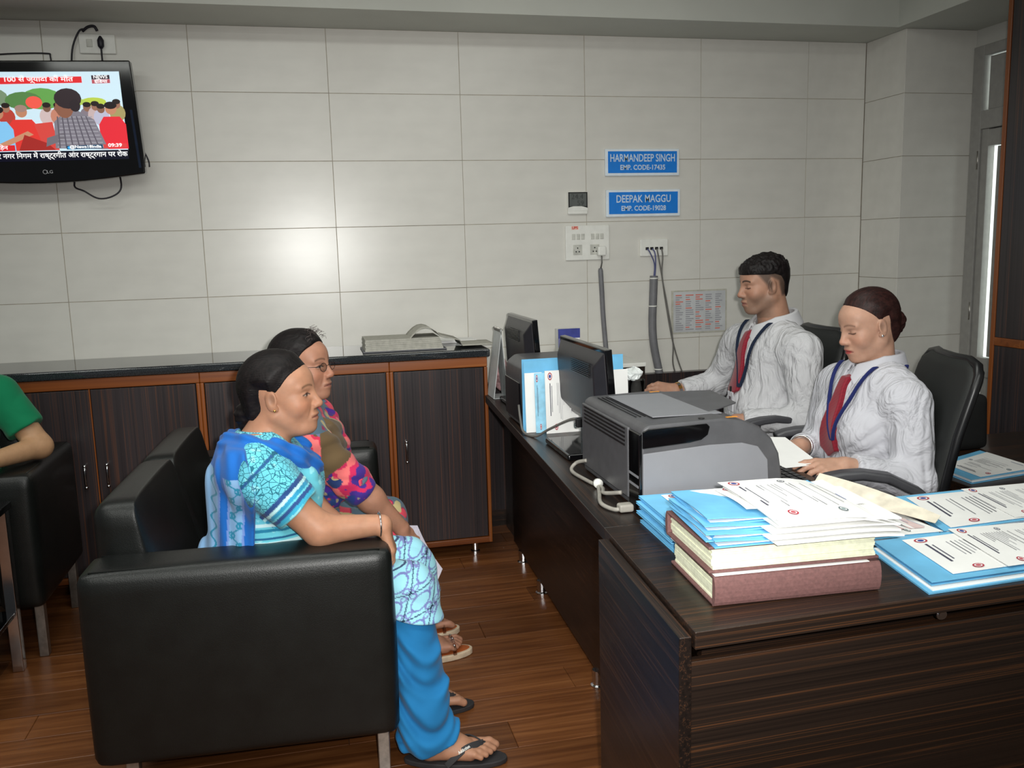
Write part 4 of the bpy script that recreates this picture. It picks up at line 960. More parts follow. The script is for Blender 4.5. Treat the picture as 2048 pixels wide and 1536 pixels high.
cord('printer_lead', 'pale grey lead with thick connector by the printer corner', [(0.75, 2.25, 0.757), (0.725, 2.17, 0.757), (0.70, 2.08, 0.757), (0.715, 2.02, 0.757), (0.735, 2.015, 0.762), (0.750, 2.02, 0.768)], 0.0055, M_ltcable)
o = mk('cable_plug', MB().box((0.722, 2.000, 0.7515), (0.760, 2.03, 0.772)), M_ltcable, bevel=0.006, seg=3); tag(o, 'thick pale plug lying at the printer corner', 'plug')
o = mk('cable_tie', MB().lathe([(0.013, -0.006), (0.013, 0.006)], (0.745, 2.24, 0.7645), 14, 'y'), M_whiteplas, smooth=True); tag(o, 'white twist tie around the printer leads', 'tie')
# ================================================================== smooth body modelling: distance fields meshed with surface nets
def V(*a): return np.array(a, np.float32)
def cap(P, a, b, ra, rb=None):
    rb = ra if rb is None else rb
    a = np.asarray(a, np.float32); b = np.asarray(b, np.float32); ba = b-a; pa = P-a
    t = np.clip((pa@ba)/max(1e-9, float(ba@ba)), 0, 1)
    return np.linalg.norm(pa-t[:, None]*ba, axis=1)-(ra+(rb-ra)*t)
def ell(P, c, r, R=None):
    q = P-np.asarray(c, np.float32)
    if R is not None: q = q@np.asarray(R, np.float32).T
    r = np.asarray(r, np.float32)
    k0 = np.linalg.norm(q/r, axis=1); k1 = np.linalg.norm(q/(r*r), axis=1)+1e-9
    return k0*(k0-1)/k1
def smin(a, b, k):
    h = np.maximum(k-np.abs(a-b), 0)/k
    return np.minimum(a, b)-h*h*k*0.25
def smax(a, b, k): return -smin(-a, -b, k)
def U(k, *ds):
    d = ds[0]
    for e in ds[1:]: d = smin(d, e, k)
    return d
_rs = np.random.RandomState(11); _tab = _rs.rand(32, 32, 32).astype(np.float32)
def vnoise(P, sc, seed=0.0):
    q = P*np.asarray(sc, np.float32)+seed
    i = np.floor(q).astype(np.int32); f = q-i; f = f*f*(3-2*f); i &= 31; j = (i+1) & 31
    x0, y0, z0 = i[:, 0], i[:, 1], i[:, 2]; x1, y1, z1 = j[:, 0], j[:, 1], j[:, 2]; fx, fy, fz = f[:, 0], f[:, 1], f[:, 2]
    g = lambda a, b, c: _tab[a, b, c]
    return ((g(x0, y0, z0)*(1-fx)+g(x1, y0, z0)*fx)*(1-fy)+(g(x0, y1, z0)*(1-fx)+g(x1, y1, z0)*fx)*fy)*(1-fz) + \
           ((g(x0, y0, z1)*(1-fx)+g(x1, y0, z1)*fx)*(1-fy)+(g(x0, y1, z1)*(1-fx)+g(x1, y1, z1)*fx)*fy)*fz
def folds(P, sc, seed, amp): return amp*np.abs(2*vnoise(P, sc, seed)-1)
def poly2(x, z, pts):
    """signed distance to a 2d polygon (negative inside)"""
    pts = np.asarray(pts, np.float32); n = len(pts); d = np.full(x.shape, 1e9, np.float32); s = np.ones(x.shape, np.float32)
    for i in range(n):
        a = pts[i]; b = pts[i-1]; e = b-a; wx = x-a[0]; wz = z-a[1]
        t = np.clip((wx*e[0]+wz*e[1])/(e@e+1e-12), 0, 1)
        d = np.minimum(d, (wx-e[0]*t)**2+(wz-e[1]*t)**2)
        c1 = z >= a[1]; c2 = z < b[1]; c3 = e[0]*wz > e[1]*wx
        fl = (c1 & c2 & c3) | (~c1 & ~c2 & ~c3); s[fl] *= -1
    return s*np.sqrt(d)
def nets(fn, lo, hi, h, lip=7.0):
    lo = np.asarray(lo, np.float32); hi = np.asarray(hi, np.float32)
    nb = np.ceil((hi-lo)/(4*h)).astype(int); n = nb*4
    ax = [lo[i]+(4*np.arange(nb[i])+1.5)*h for i in range(3)]
    G = np.stack(np.meshgrid(*ax, indexing='ij'), -1).reshape(-1, 3).astype(np.float32)
    dc = fn(G).reshape(nb)
    rep = lambda a: np.repeat(np.repeat(np.repeat(a, 4, 0), 4, 1), 4, 2)
    F = rep(dc).astype(np.float32); act = rep(np.abs(dc) < lip*h)
    I = np.argwhere(act); vals = np.empty(len(I), np.float32)
    for s in range(0, len(I), 300000):
        vals[s:s+300000] = fn((lo+I[s:s+300000]*np.float32(h)).astype(np.float32))
    F[I[:, 0], I[:, 1], I[:, 2]] = vals
    ins = F < 0
    cnt = np.zeros(np.array(F.shape)-1, np.int8)
    for a in (0, 1):
        for b in (0, 1):
            for c in (0, 1): cnt += ins[a:F.shape[0]-1+a, b:F.shape[1]-1+b, c:F.shape[2]-1+c]
    mixed = (cnt > 0) & (cnt < 8); cells = np.argwhere(mixed)
    vid = np.full(mixed.shape, -1, np.int32); vid[mixed] = np.arange(len(cells))
    acc = np.zeros((len(cells), 3), np.float32); num = np.zeros(len(cells), np.float32)
    cs = [(a, b, c) for a in (0, 1) for b in (0, 1) for c in (0, 1)]
    for p in cs:
        for axn in range(3):
            if p[axn]: continue
            q = list(p); q[axn] = 1
            fa = F[cells[:, 0]+p[0], cells[:, 1]+p[1], cells[:, 2]+p[2]]; fb = F[cells[:, 0]+q[0], cells[:, 1]+q[1], cells[:, 2]+q[2]]
            m = (fa < 0) != (fb < 0); t = fa[m]/(fa[m]-fb[m])
            pt = np.tile(np.array(p, np.float32), (m.sum(), 1)); pt[:, axn] = t
            acc[m] += pt; num[m] += 1
    verts = lo+(cells+acc/num[:, None])*h
    quads = []
    for axn in range(3):
        o1, o2 = (axn+1) % 3, (axn+2) % 3
        sl0 = [slice(None)]*3; sl1 = [slice(None)]*3; sl0[axn] = slice(0, -1); sl1[axn] = slice(1, None)
        ch = ins[tuple(sl0)] != ins[tuple(sl1)]
        E_ = np.argwhere(ch)
        ok = (E_[:, o1] > 0) & (E_[:, o2] > 0) & (E_[:, o1] < mixed.shape[o1]) & (E_[:, o2] < mixed.shape[o2]) & (E_[:, axn] < mixed.shape[axn])
        E_ = E_[ok]
        def cid(d1, d2):
            q = E_.copy(); q[:, o1] += d1; q[:, o2] += d2; return vid[q[:, 0], q[:, 1], q[:, 2]]
        qd = np.stack([cid(-1, -1), cid(0, -1), cid(0, 0), cid(-1, 0)], 1)
        pos = ins[E_[:, 0], E_[:, 1], E_[:, 2]]
        qd[~pos] = qd[~pos][:, ::-1]
        quads.append(qd[(qd >= 0).all(1)])
    return verts, np.concatenate(quads)
def join(parts):
    vs, fs, b = [], [], 0
    for v, f in parts: vs.append(v); fs.append(f+b); b += len(v)
    return np.concatenate(vs), np.concatenate(fs)
def sdf_obj(name, vf, mat, parent, col=None, pat=None, smooth_it=1):
    v, f = vf
    # a light Laplacian pass takes the voxel ripple out
    ed = np.concatenate([np.sort(np.stack([f[:, k], f[:, (k+1) % 4]], 1), 1) for k in range(4)])
    key = ed[:, 0].astype(np.int64)*len(v)+ed[:, 1]; uq, ct_ = np.unique(key, return_counts=True); rim = np.zeros(len(v), bool)
    be = uq[ct_ == 1]; rim[be//len(v)] = True; rim[be % len(v)] = True
    for _ in range(smooth_it):
        acc = np.zeros_like(v); n = np.zeros(len(v), np.float32)
        for k in range(4):
            a, b = f[:, k], f[:, (k+1) % 4]
            np.add.at(acc, a, v[b]); np.add.at(n, a, 1)
        mm = (n > 1) & ~rim; v = v.copy(); v[mm] = 0.5*v[mm]+0.5*acc[mm]/n[mm, None]
    me = bpy.data.meshes.new(name)
    me.vertices.add(len(v)); me.vertices.foreach_set('co', v.astype(np.float32).ravel())
    me.loops.add(len(f)*4); me.loops.foreach_set('vertex_index', f.astype(np.int32).ravel())
    me.polygons.add(len(f)); me.polygons.foreach_set('loop_start', np.arange(0, len(f)*4, 4, dtype=np.int32))
    try: me.polygons.foreach_set('loop_total', np.full(len(f), 4, np.int32))
    except Exception: pass
    me.update(calc_edges=True); me.validate()
    if col is not None:
        c = col(v) if callable(col) else np.tile(np.array(col, np.float32), (len(v), 1))
        c4 = np.ones((len(v), 4), np.float32); c4[:, :3] = np.where(c/255 <= 0.04045, c/255/12.92, ((c/255+0.055)/1.055)**2.4)
        at = me.color_attributes.new('Col', 'FLOAT_COLOR', 'POINT'); at.data.foreach_set('color', c4.ravel())
    if pat is not None:
        at = me.attributes.new('pat', 'FLOAT', 'POINT'); at.data.foreach_set('value', pat(v).astype(np.float32))
    me.materials.append(mat)
    o = mk(name, me, [], parent, smooth=True)
    return o

# ------------------------------------------------------------------ head, hair, hands, feet
def headframe(yaw, pitch=0.0, roll=0.0):
    """yaw: direction faced in the floor plane (radians from +x); pitch>0 looks up. rows: forward, left, up"""
    f = np.array([math.cos(yaw), math.sin(yaw), 0]); u = np.array([0, 0, 1.0]); l = np.cross(u, f)
    f2 = f*math.cos(pitch)+u*math.sin(pitch); u2_ = -f*math.sin(pitch)+u*math.cos(pitch)
    l2 = l*math.cos(roll)+u2_*math.sin(roll); u3 = -l*math.sin(roll)+u2_*math.cos(roll)
    return np.array([f2, l2, u3], np.float32)
def to_local(P, H): return ((P-H['c'])@H['R'].T)/H['s']
def head_sdf(P, H):
    q = to_local(P, H); y = np.abs(q[:, 1]); m = np.stack([q[:, 0], y, q[:, 2]], 1)
    full = H.get('full', 0.0); nose = H.get('nose', 1.0)
    d = ell(q, (-0.014, 0, 0.034), (0.100, 0.076, 0.089))
    d = smin(d, ell(q, (0.030, 0, -0.020), (0.066, 0.060+full*0.4, 0.084)), 0.03)
    d = smin(d, ell(q, (0.048, 0, 0.045), (0.046, 0.058, 0.045)), 0.025)                      # forehead
    d = smin(d, ell(m, (0.056, 0.036+full*0.3, -0.030), (0.030, 0.026, 0.030)), 0.022)            # cheeks
    d = smin(d, cap(m, (-0.005, 0.054, -0.055), (0.055, 0.020, -0.100), 0.017+full, 0.015+full*0.6), 0.025)   # jaw
    ch = H.get('chin', 0.0)
    d = smin(d, ell(q, (0.074+ch, 0, -0.101), (0.023, 0.025, 0.019)), 0.020)                    # chin
    d = smin(d, ell(q, (0.077, 0, -0.066), (0.026, 0.031, 0.032)), 0.020)                       # mouth mound
    d = smin(d, cap(m, (0.084, 0.006, 0.021), (0.072, 0.044, 0.024), 0.010, 0.009), 0.014)        # brow ridge
    d = smax(d, -ell(m, (0.102, 0.034, 0.002), (0.020, 0.0175, 0.011)), 0.012)                   # sockets
    d = smin(d, ell(m, (0.0755, 0.0325, 0.003), (0.0135, 0.0155, 0.0115)), 0.004)                 # lids and ball
    d = smin(d, cap(q, (0.089, 0, 0.016), (0.104+0.006*nose, 0, -0.027), 0.0088, 0.0108), 0.012)
    d = smin(d, ell(q, (0.104+0.006*nose, 0, -0.0305), (0.0120, 0.0125, 0.0100)), 0.009)
    d = smin(d, ell(m, (0.098+0.002*nose, 0.0125, -0.035), (0.0105, 0.0075, 0.0078)), 0.007)
    d = smax(d, -ell(m, (0.104, 0.0065, -0.0432), (0.005, 0.0035, 0.004)), 0.003)
    d = smin(d, ell(q, (0.0965, 0, -0.0600), (0.0100, 0.0225, 0.0060)), 0.006)
    d = smin(d, ell(q, (0.0945, 0, -0.0735), (0.0098, 0.0195, 0.0068)), 0.006)
    d = smax(d, -cap(m, (0.1075, 0.0, -0.0668), (0.096, 0.025, -0.0685), 0.0022, 0.0014), 0.003)
    if H.get('nasolabial'): d = smax(d, -cap(m, (0.098, 0.022, -0.036), (0.088, 0.036, -0.072), 0.0024, 0.0016), 0.008)
    # ears
    e = ell(m, (-0.006, 0.077, -0.006), (0.019, 0.0085, 0.031), headframe(0.25, 0.0))
    e = smax(e, -ell(m, (-0.002, 0.086, -0.002), (0.010, 0.006, 0.017)), 0.005)
    e = smin(e, ell(m, (0.004, 0.074, -0.029), (0.009, 0.006, 0.010)), 0.006)
    d = smin(d, e, 0.006)
    return d*H['s']
def neck_sdf(P, H, base, r0=0.052, r1=0.062):
    a = H['c']+H['s']*(H['R'].T@np.array([-0.022, 0, -0.045], np.float32))
    d = cap(P, a, base, r0, r1)
    if H.get('chin2'):
        c = H['c']+H['s']*(H['R'].T@np.array([0.030, 0, -0.104], np.float32))
        d = smin(d, ell(P, c, (0.036, 0.034, 0.020), H['R']), 0.03)
    return d
def face_color(v, H, skin, opts):
    q = to_local(v, H); x, y, z = q.T; ay = np.abs(y); front = x > 0.04
    c = np.tile(np.array(skin, np.float32), (len(v), 1))
    def blend(mask, col):
        m = np.clip(mask, 0, 1)[:, None]; c[:] = c*(1-m)+np.array(col, np.float32)*m
    inhead = (z > -0.14) & (x > -0.14) & (x < 0.14) & (ay < 0.1) & (z < 0.14)
    sk = np.array(skin, np.float32)
    blend(inhead*np.exp(-(((x-.07)/.03)**2+((ay-.042)/.022)**2+((z+.028)/.022)**2))*0.35, sk*np.array([1.06, .86, .80]))
    blend(inhead*np.exp(-(((x-.115)/.018)**2+(y/.014)**2+((z+.03)/.014)**2))*0.35, sk*np.array([1.05, .84, .80]))
    # brows
    zb = 0.0255+0.005*(1-((ay-0.030)/0.020)**2)
    br = inhead*front*np.exp(-((z-zb)/0.0032)**2)*((ay > 0.010) & (ay < 0.052))
    blend(br*opts.get('brow', .8), opts.get('browcol', (46, 34, 28)))
    # eyes
    lidz = 0.002 if not opts.get('down') else -0.004
    er = ((ay-0.0315)/0.0140)**2+((z-0.0018)/0.0046)**2
    if opts.get('down'):
        blend(inhead*front*np.exp(-((z-(-0.0035+12*(ay-0.0315)**2))/0.0019)**2)*(np.abs(ay-.0315) < .0155)*0.85, (52, 34, 30))
        blend(inhead*front*np.exp(-(((ay-.0315)/.016)**2+((z-.010)/.006)**2))*0.25, sk*.7)
    else:
        blend(inhead*front*(er < 1)*1.0, (176, 160, 148))
        blend(inhead*front*(er < 1)*((((ay-0.033)**2+(z-0.003)**2) < 0.0058**2)), (38, 26, 22))
        blend(inhead*front*np.exp(-((z-(0.0068-22*(ay-0.0315)**2))/0.0017)**2)*(np.abs(ay-.0315) < .016)*0.9, (40, 28, 26))
        blend(inhead*front*np.exp(-(((ay-.0315)/.017)**2+((z+.012)/.006)**2))*0.3, sk*.72)
    # lips
    lm = inhead*(x > 0.06)*np.exp(-np.maximum(0, (y/0.024)**2+((z+0.067)/(0.0095))**2-0.55)*4)
    blend(lm*opts.get('lipk', .6), opts.get('lips', (150, 84, 78)))
    blend(inhead*(x > .07)*np.exp(-((z+0.0676+3*ay*ay)/0.0014)**2)*(ay < 0.025)*0.7, (84, 44, 42))
    blend(inhead*(x > .08)*np.exp(-(((ay-.0065)/.004)**2+((z+.0435)/.0028)**2))*0.8, (70, 40, 34))
    blend(inhead*(x < 0.02)*np.exp(-(((x+.003)/.011)**2+((ay-.081)/.006)**2+((z+.001)/.016)**2))*0.45, sk*.62)
    if opts.get('beard'):
        jm = inhead*1.0/(1+np.exp((z+0.036+0.10*np.maximum(0, .05-x)*0)/0.006))*(x > -0.02)
        jm = jm*np.clip((x+0.02)/0.03, 0, 1)*np.where((z > -0.082) & (z < -0.052) & (ay < .026) & (x > .07), .25, 1)
        blend(jm*opts['beard'], (104, 88, 76))
    if opts.get('fade'):
        pts = opts['fade']; dd = poly2(x, z, pts)
        blend(inhead*(ay > .03)*np.clip(-dd/0.012+.2, 0, 1)*0.72, (64, 54, 48))
    return c
def hair_sdf(P, H, line, thick=0.012, extra=None, strand=0.0007, curve=3.0, spike=0.0, front=0.0, taper=0.035):
    q = to_local(P, H); x, y, z = q[:, 0], q[:, 1], q[:, 2]
    pd = poly2(x+curve*y*y, z, line)
    d = ell(q, (-0.014, 0, 0.034), (0.100, 0.076, 0.089))
    d = smin(d, ell(q, (0.048, 0, 0.045), (0.046, 0.058, 0.045)), 0.025)
    d = smin(d, ell(q, (-0.050, 0, -0.045), (0.045, 0.050, 0.055)), 0.03)
    s_ = np.clip(-pd/taper, 0, 1); s_ = s_*s_*(3-2*s_)
    d = d-0.0016-thick*s_
    if spike:
        top = np.clip((z-0.035)/0.05, 0, 1)
        d = d-spike*top*(0.25+0.9*vnoise(q, (110, 110, 60), 3.0)*vnoise(q, (60, 60, 60), 7)+0.45*vnoise(q, (190, 190, 110), 5))
    if front: d = d-front*np.clip((x-0.0)/0.05, 0, 1)*np.clip((z-.05)/.03, 0, 1)*(0.5+vnoise(q, (80, 80, 80), 1))
    ang = np.arctan2(z-0.02, np.abs(y)+0.02)
    d = d+strand*np.sin(ang*110+10*vnoise(q, (25, 25, 25)))
    d = smax(d, pd, 0.003)
    if extra is not None: d = smin(d, extra(q), 0.012)
    return d*H['s']
def hand_sdf(P, w, d, n, t, curl=(0.3, 0.5, 0.4), s=1.0, thumb=0.6, spread=0.0, curls=None):
    """w wrist, d finger direction, n back-of-hand normal, t towards the thumb"""
    w, d, n, t = [np.asarray(a, np.float32) for a in (w, d, n, t)]
    d = d/np.linalg.norm(d); n = n-d*(n@d); n = n/np.linalg.norm(n); t = t-d*(t@d)-n*(t@n); t = t/np.linalg.norm(t)
    out = None; offs = (0.031, 0.0105, -0.0105, -0.030); lens = (0.071, 0.079, 0.073, 0.057); kn = (0.086, 0.089, 0.085, 0.077)
    palm = None
    for i in range(4):
        k = w+s*(d*kn[i]+t*offs[i]); p = cap(P, w+s*(d*0.012+t*offs[i]*0.55), k, 0.0150*s, 0.0118*s)
        palm = p if palm is None else smin(palm, p, 0.014*s)
    palm = smin(palm, ell(P, w+s*(d*0.035+t*0.024-n*0.006), (0.020*s, 0.020*s, 0.016*s)), 0.015*s)
    fing = None
    for i in range(4):
        p = w+s*(d*kn[i]+t*offs[i]); a = 0.0; L = lens[i]*s; cu = curls[i] if curls else curl
        dd = d+t*spread*(1.5-i)/1.5*0.35
        dd = dd/np.linalg.norm(dd); prev = p; ch = None
        for k, (fr, r0, r1) in enumerate(((0.46, 0.0100, 0.0090), (0.30, 0.0090, 0.0083), (0.24, 0.0083, 0.0072))):
            a += cu[k]; nx = prev+(dd*math.cos(a)-n*math.sin(a))*L*fr
            c_ = cap(P, prev, nx, r0*s*(0.9 if i == 3 else 1), r1*s*(0.9 if i == 3 else 1))
            ch = c_ if ch is None else smin(ch, c_, 0.003*s); prev = nx
        fing = ch if fing is None else np.minimum(fing, ch)
    hand = smin(palm, fing, 0.008*s)
    p = w+s*(d*0.026+t*0.026-n*0.004); dd = d*0.75+t*thumb-n*0.25; dd /= np.linalg.norm(dd)
    p1 = p+dd*0.042*s; d2 = d*0.95+t*thumb*0.35-n*0.2; d2 /= np.linalg.norm(d2); p2 = p1+d2*0.030*s; p3 = p2+d2*0.020*s
    th = smin(smin(cap(P, p, p1, 0.0150*s, 0.0112*s), cap(P, p1, p2, 0.0108*s, 0.0098*s), 0.004), cap(P, p2, p3, 0.0098*s, 0.0080*s), 0.004)
    return smin(hand, th, 0.008*s)
def foot_sdf(P, heel, toe, s=1.0, inner=1):
    """heel and toe on the sole line; inner: +1 big toe on the left of the heel-to-toe direction"""
    heel = np.asarray(heel, np.float32); toe = np.asarray(toe, np.float32); d = toe-heel; L = float(np.linalg.norm(d)); d = d/L
    up = V(0, 0, 1); lt = np.cross(up, d).astype(np.float32)*inner
    ank = heel+d*L*0.16+up*0.085
    f = cap(P, heel+d*L*0.10+up*0.028, heel+d*L*0.16+up*0.030, 0.030, 0.032)
    f = smin(f, cap(P, ank, heel+d*L*0.62+up*0.022+lt*0.012, 0.034, 0.022), 0.03)
    f = smin(f, cap(P, heel+d*L*0.25+up*0.02-lt*0.008, heel+d*L*0.68+up*0.016-lt*0.024, 0.026, 0.018), 0.03)
    f = smin(f, cap(P, ank, ank+up*0.05-d*0.004, 0.034, 0.034), 0.03)
    for i, (o, ln, r) in enumerate(((0.030, 1.0, 0.0125), (0.010, 0.985, 0.0092), (-0.007, 0.95, 0.0088), (-0.022, 0.905, 0.0084), (-0.036, 0.85, 0.0080))):
        a = heel+d*L*0.66+lt*o*0.9+up*0.022; m_ = heel+d*(L*(ln-0.12))+lt*o+up*0.021; b = heel+d*(L*ln-0.012)+lt*o+up*0.012
        tz = smin(cap(P, a, m_, r*1.15, r), cap(P, m_, b, r, r*0.95), 0.006)
        f = smin(f, tz, 0.006)
    return f
M_skin = vcol('skin', 0.5, spec=0.35, bmp=0.06, bscale=500, var=0.06, sss=0.12)
def hairmat(name, a, b, rough=0.55):
    m, nt, bb = nmat(name)
    co = coords(nt, (60, 160, 60)); f = noise(nt, co, 1.0, 4, 0.6)
    nt.links.new(ramp(nt, f, [(0.3, a), (0.75, b)]), bb.inputs['Base Color']); bb.inputs['Roughness'].default_value = rough
    bb.inputs['Specular IOR Level'].default_value = 0.22
    bump(nt, bb, f, 0.5, 0.002); return m
M_hairblack = hairmat('black_hair', (10, 8, 9), (30, 24, 24))
M_hairbrown = hairmat('dark_reddish_hair', (24, 12, 12), (56, 30, 27), 0.5)
# ================================================================== people
def build(fn_boxes):
    """fn_boxes: list of (fn, lo, hi, h), finest first; coarser pieces give way to finer boxes"""
    parts = []; done = []
    for fn, lo, hi, h in fn_boxes:
        v, f = nets(fn, lo, hi, h)
        if done and len(f):
            ctr = v[f].mean(1); keep = np.ones(len(f), bool)
            for l2, h2, hh in done:
                keep &= ~np.all((ctr > np.array(l2)+hh+h) & (ctr < np.array(h2)-hh-h), axis=1)
            f = f[keep]
        if len(f):
            used = np.unique(f); mp = np.full(len(v), -1, np.int64); mp[used] = np.arange(len(used)); v = v[used]; f = mp[f]
            parts.append((v, f))
        done.append((lo, hi, h))
    return join(parts)
def bx(c, r): c = np.asarray(c, float); r = np.asarray(r, float); return c-r, c+r
def plane(P, p, n):
    n = np.asarray(n, np.float32); n = n/np.linalg.norm(n); return (P-np.asarray(p, np.float32))@n
def lerp(a, b, t): return np.asarray(a, np.float32)*(1-t)+np.asarray(b, np.float32)*t
def chain(P, pts, rs, k=0.02):
    d = None
    for i in range(len(pts)-1):
        e = cap(P, pts[i], pts[i+1], rs[i], rs[i+1]); d = e if d is None else smin(d, e, k)
    return d
def mixc(c, mask, col): m = np.clip(mask, 0, 1)[:, None]; return c*(1-m)+np.array(col, np.float32)*m
def cloth(name, rough=0.85, bmp=0.15, bscale=900, sheen=0.1): return vcol(name, rough, bmp=bmp, bscale=bscale, spec=0.2, sheen=sheen)
M_cloth = cloth('plain_cloth')
m = cloth('floral_printed_cloth'); nt = m.node_tree; b = nt.nodes['Principled BSDF']; M_floral = m
vor = N(nt, 'ShaderNodeTexVoronoi'); vor.feature = 'DISTANCE_TO_EDGE'; vor.inputs['Scale'].default_value = 70
g = N(nt, 'ShaderNodeNewGeometry'); nt.links.new(g.outputs['Position'], vor.inputs['Vector'])
lt = N(nt, 'ShaderNodeMath', operation='LESS_THAN'); lt.inputs[1].default_value = 0.05; nt.links.new(vor.outputs['Distance'], lt.inputs[0])
vo2 = N(nt, 'ShaderNodeTexVoronoi'); vo2.inputs['Scale'].default_value = 120; nt.links.new(g.outputs['Position'], vo2.inputs['Vector'])
l2 = N(nt, 'ShaderNodeMath', operation='LESS_THAN'); l2.inputs[1].default_value = 0.2; nt.links.new(vo2.outputs['Distance'], l2.inputs[0])
mxm = N(nt, 'ShaderNodeMath', operation='MAXIMUM'); nt.links.new(lt.outputs[0], mxm.inputs[0]); nt.links.new(l2.outputs[0], mxm.inputs[1])
pa = N(nt, 'ShaderNodeAttribute', attribute_name='pat'); ml = N(nt, 'ShaderNodeMath', operation='MULTIPLY'); nt.links.new(mxm.outputs[0], ml.inputs[0]); nt.links.new(pa.outputs['Fac'], ml.inputs[1])
mxc = N(nt, 'ShaderNodeMixRGB'); mxc.inputs[2].default_value = (*lin((36, 104, 126)), 1); nt.links.new(ml.outputs[0], mxc.inputs[0])
vc = [n for n in nt.nodes if n.type == 'VERTEX_COLOR'][0]; nt.links.new(vc.outputs[0], mxc.inputs[1]); nt.links.new(mxc.outputs[0], b.inputs['Base Color'])
M_gold = plain('gold_jewellery', (212, 168, 92), 0.25, metal=1.0); M_silver = plain('silver_jewellery', (222, 222, 224), 0.2, metal=1.0)
def ringobj(name, c, ax, r, tube_r, mat, parent):
    ax = Vector(ax).normalized(); a = ax.orthogonal().normalized(); b2 = ax.cross(a)
    return mk(name, MB().tube([Vector(c)+(a*math.cos(2*PI*k/28)+b2*math.sin(2*PI*k/28))*r for k in range(28)], tube_r, 8, True), mat, parent, smooth=True)

